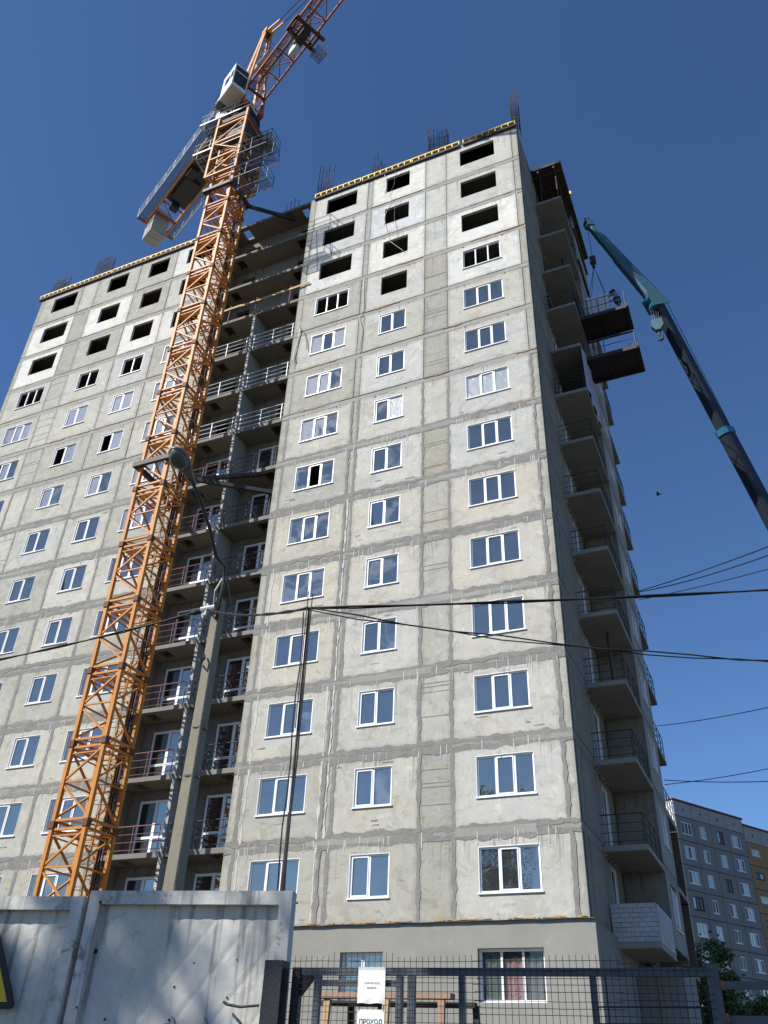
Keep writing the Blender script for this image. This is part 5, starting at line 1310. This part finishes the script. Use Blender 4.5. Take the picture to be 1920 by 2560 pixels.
# bird
bd_ = CAM+(fwd+rgt*((1646-960)/2097.5)-upv*((1236-1280)/2097.5))*55
b_ = thing('bird', bd_, 'small dark bird in the blue sky', 'bird')
m = MB(); m.smooth = True; prof = ((-.16,.01), (-.08,.035), (.02,.05), (.1,.035), (.14,.03), (.19,.008)); nn = 8
for (s, r_) in prof:
    for i in range(nn): a = 2*math.pi*i/nn; m.v.append((bd_.x+s, bd_.y+r_*math.cos(a), bd_.z+r_*math.sin(a)))
for L_ in range(len(prof)-1):
    for i in range(nn): j = (i+1) % nn; m.f.append((L_*nn+i, L_*nn+j, (L_+1)*nn+j, (L_+1)*nn+i))
m.build('body', 'bird_dark', b_)
for sg in (-1, 1): MB().prism([bd_+V(.05,0,.02), bd_+V(.03,sg*.14,.10), bd_+V(-.08,sg*.30,.02), bd_+V(-.09,sg*.12,.05), bd_+V(-.06,0,.02)], (0,0,.012)).build('wing', 'bird_dark', b_)

# ================================================================== OLD APARTMENT BLOCKS BEHIND
BA = R(59.443); bdir = V(math.cos(BA), math.sin(BA), 0); bnrm = V(math.sin(BA), -math.cos(BA), 0)
B0 = V(-5.764, 82.501, 0); ZA = 29.749
def old_block(name, u0, u1, widths, wins, ztop, zatt, label, body, attic, end=True, deep=11.0, rows=10):
    o0 = B0+bdir*u0
    t = thing(name, o0+bdir*(u1-u0)*.5-bnrm*deep*.5, label, 'building')
    Q = lambda u, d, z: B0+bdir*u+bnrm*d+V(0,0,z)
    def qb(mb, a0, d0, z0, a1, d1, z1): return mb.hexa((Q(a0,d1,z0), Q(a0,d0,z0), Q(a1,d0,z0), Q(a1,d1,z0), Q(a0,d1,z1), Q(a0,d0,z1), Q(a1,d0,z1), Q(a1,d1,z1)))
    qb(MB(), u0, -deep, 0, u1, -.19, ztop-.15).build('core_wall', 'old_joint', t)
    qb(MB(), u0-.15, -deep-.1, ztop-.15, u1+.1, .14, ztop+.02).build('roof_edge', 'old_roof_edge', t)
    u = u0
    for ci, w_ in enumerate(widths):
        for r_ in range(-1, rows):
            zb_ = zatt if r_ < 0 else zatt-2.8*(r_+1); zt_ = ztop-.16 if r_ < 0 else zatt-2.8*r_
            a, b, z0, z1 = u+.035, u+w_-.035, max(zb_, .1)+.04, zt_-.04
            if r_ < 0: 
                m = MB(); cx = (a+b)/2; cz = (z0+z1)/2-.02
                qb(m, a, -.2, z0, cx-.14, .0, z1); qb(m, cx+.14, -.2, z0, b, .0, z1); qb(m, cx-.14, -.2, z0, cx+.14, .0, cz-.18); qb(m, cx-.14, -.2, cz+.18, cx+.14, .0, z1)
                m.build('attic_panel', attic, t)
            else:
                wi = wins[ci % len(wins)]
                wa, wb = u+wi[0], u+wi[1]; za, zc_ = zatt-2.8*r_-2.03, zatt-2.8*r_-.58
                if wi[2]: za = zatt-2.8*r_-1.55; zc_ = zatt-2.8*r_-.75
                m = MB(); qb(m, a, -.2, z0, wa, .0, z1); qb(m, wb, -.2, z0, b, .0, z1); qb(m, wa, -.2, z0, wb, .0, za); qb(m, wa, -.2, zc_, wb, .0, z1)
                m.build('facade_panel', body, t)
                dark = rt.random() < .22
                fm = MB(); n = 3 if wb-wa > 1.7 else 2; f_ = .11
                qb(fm, wa, -.12, za, wb, -.05, za+f_); qb(fm, wa, -.12, zc_-f_, wb, -.05, zc_)
                for i in range(n+1): x = wa+(wb-wa-f_)*i/n; qb(fm, x, -.12, za+f_, x+f_, -.05, zc_-f_)
                qb(fm, wa-.04, -.05, za-.06, wb+.04, .08, za-.01)
                wo_ = fm.build('window', 'crane_dark' if dark else 'white_plastic', t)
                for i in range(n):
                    x0_ = wa+(wb-wa-f_)*i/n+f_; x1_ = wa+(wb-wa-f_)*(i+1)/n
                    qb(MB(), x0_, -.10, za+f_, x1_, -.085, zc_-f_).build('pane', rt.choice(['glass_clear','glass_dark','glass_dusty']), wo_)
        u += w_
    if end:
        for r_ in range(0, rows+1):
            z0 = .1 if r_ == rows else zatt-2.8*(r_+1)+.0; z1 = zatt-2.8*r_ if r_ else ztop-.2
            if r_ == 0: z0 = zatt-2.8
            m = MB(); m.hexa((Q(u0-.06,-.05,z0+.04), Q(u0-.06,-deep,z0+.04), Q(u0+.0,-deep,z0+.04), Q(u0+.0,-.05,z0+.04), Q(u0-.06,-.05,z1-.04), Q(u0-.06,-deep,z1-.04), Q(u0+.0,-deep,z1-.04), Q(u0+.0,-.05,z1-.04)))
            m.build('end_panel', 'block_white' if r_ == 0 else 'old_ochre', t)
    return t
old_block('old_apartment_block', 0, 13.87, (3.49,3.32,3.36,3.70), ((.95,2.95,0), (1.05,2.25,0), (1.15,2.4,0), (.75,2.6,0)), 31.72, ZA, 'old grey nine storey panel block with white windows behind the building', 'old_panel', 'old_panel_top')
old_block('ochre_apartment_block', 13.9, 34.0, (3.6,3.3,3.3,3.3,3.3,3.3), ((.9,2.6,1), (1.0,2.6,0)), 31.02, 28.85, 'ochre apartment block with white attic joined to the old grey block', 'old_ochre', 'old_panel_top', end=False)

# ================================================================== TREES
def tree(base, h, crown_c, crown_r, nclump, nleaf, leaf, seed, label, mat='leaf_green', group=None, trunk_r=.16, name='leafy_tree', spread=.55):
    rr = random.Random(seed); base = Vector(base); cc = base+Vector(crown_c)
    t = thing(name, base, label, 'tree', group)
    m = MB(); m.smooth = True
    top = cc+V(0,0,crown_r[2]*.5); mid = base.lerp(top, .45)+V(rr.uniform(-.2,.2), rr.uniform(-.2,.2), 0)
    m.path([base, base.lerp(mid, .5), mid, mid.lerp(top, .6), top], [trunk_r, trunk_r*.85, trunk_r*.65, trunk_r*.4, trunk_r*.12], 9)
    cl = []
    for i in range(nclump):
        while True:
            p = V(rr.uniform(-1,1), rr.uniform(-1,1), rr.uniform(-1,1))
            if .25 < p.length < 1: break
        cl.append((cc+V(p.x*crown_r[0], p.y*crown_r[1], p.z*crown_r[2]), rr.uniform(.5, 1.0)))
    for (p, s) in cl[:max(8, nclump//2)]:
        st_ = base.lerp(top, rr.uniform(.3, .75)); m.path([st_, st_.lerp(p, .5)+V(0,0,.15), p], [trunk_r*.32, trunk_r*.2, trunk_r*.06], 5)
    m.build('trunk', 'bark', t)
    v = []; f = []; cr = sum(crown_r)/3*.34
    for i in range(nleaf):
        p, s = cl[rr.randrange(len(cl))]
        q = p+V(rr.gauss(0,1), rr.gauss(0,1), rr.gauss(0,.8))*cr*s*spread
        d = V(rr.uniform(-1,1), rr.uniform(-1,1), rr.uniform(-.9,.5)).normalized(); e = d.cross(V(rr.uniform(-1,1), rr.uniform(-1,1), rr.uniform(-1,1))).normalized()
        L_ = leaf*rr.uniform(.6, 1.3); k = len(v)
        v += [tuple(q), tuple(q+d*L_*.5+e*L_*.3), tuple(q+d*L_), tuple(q+d*L_*.5-e*L_*.3)]; f.append((k, k+1, k+2, k+3))
    me = bpy.data.meshes.new('crown'); me.from_pydata(v, [], f); me.update(); me.materials.append(MATS[mat]); link(me, 'crown', t)
    return t
tree((-.6, 34, 0), 9.5, (0, 0, 6.6), (1.9, 2.2, 3.2), 46, 9000, .26, 1, 'bushy green tree growing by the far corner of the building', 'leaf_pale')
tree((2.6, 33, 0), 6.5, (0, 0, 4.0), (1.6, 1.8, 2.4), 30, 5000, .24, 2, 'low leafy tree behind the grey rail fence', 'leaf_pale')
tree((.9, 40, 0), 7, (0, 0, 3.8), (2.2, 2.0, 2.6), 30, 4500, .28, 3, 'dark shrubby tree in the shade between the blocks', 'leaf_dark')
# trees behind and beside the viewer: they dapple the fence and stand in the glass
tree((-12.6, -34.6, 0), 19.2, (0, 0, 17.7), (3.5, 1.2, 1.9), 68, 2700, .28, 23, 'tall roadside tree shading the concrete fence', 'leaf_green', 'roadside trees', .2, spread=.34)
tree((-14.9, -36.4, 0), 20.5, (0, 0, 18.6), (1.8, 1.8, 1.9), 18, 1000, .36, 5, 'slimmer roadside tree beside the one shading the fence', 'leaf_green', 'roadside trees', .2)
tree((-16.0, -38.0, 0), 18, (0, 0, 12.0), (2.6, 2.6, 5.5), 44, 4200, .46, 6, 'tall poplar across the road mirrored in a lower window', 'leaf_dark', 'roadside trees', .3)
tree((-4.6, -32.3, 0), 17, (0, 0, 15.6), (1.7, 1.7, 1.9), 20, 2200, .42, 9, 'young roadside tree shading the far end of the mesh gate', 'leaf_green', 'roadside trees', .18)
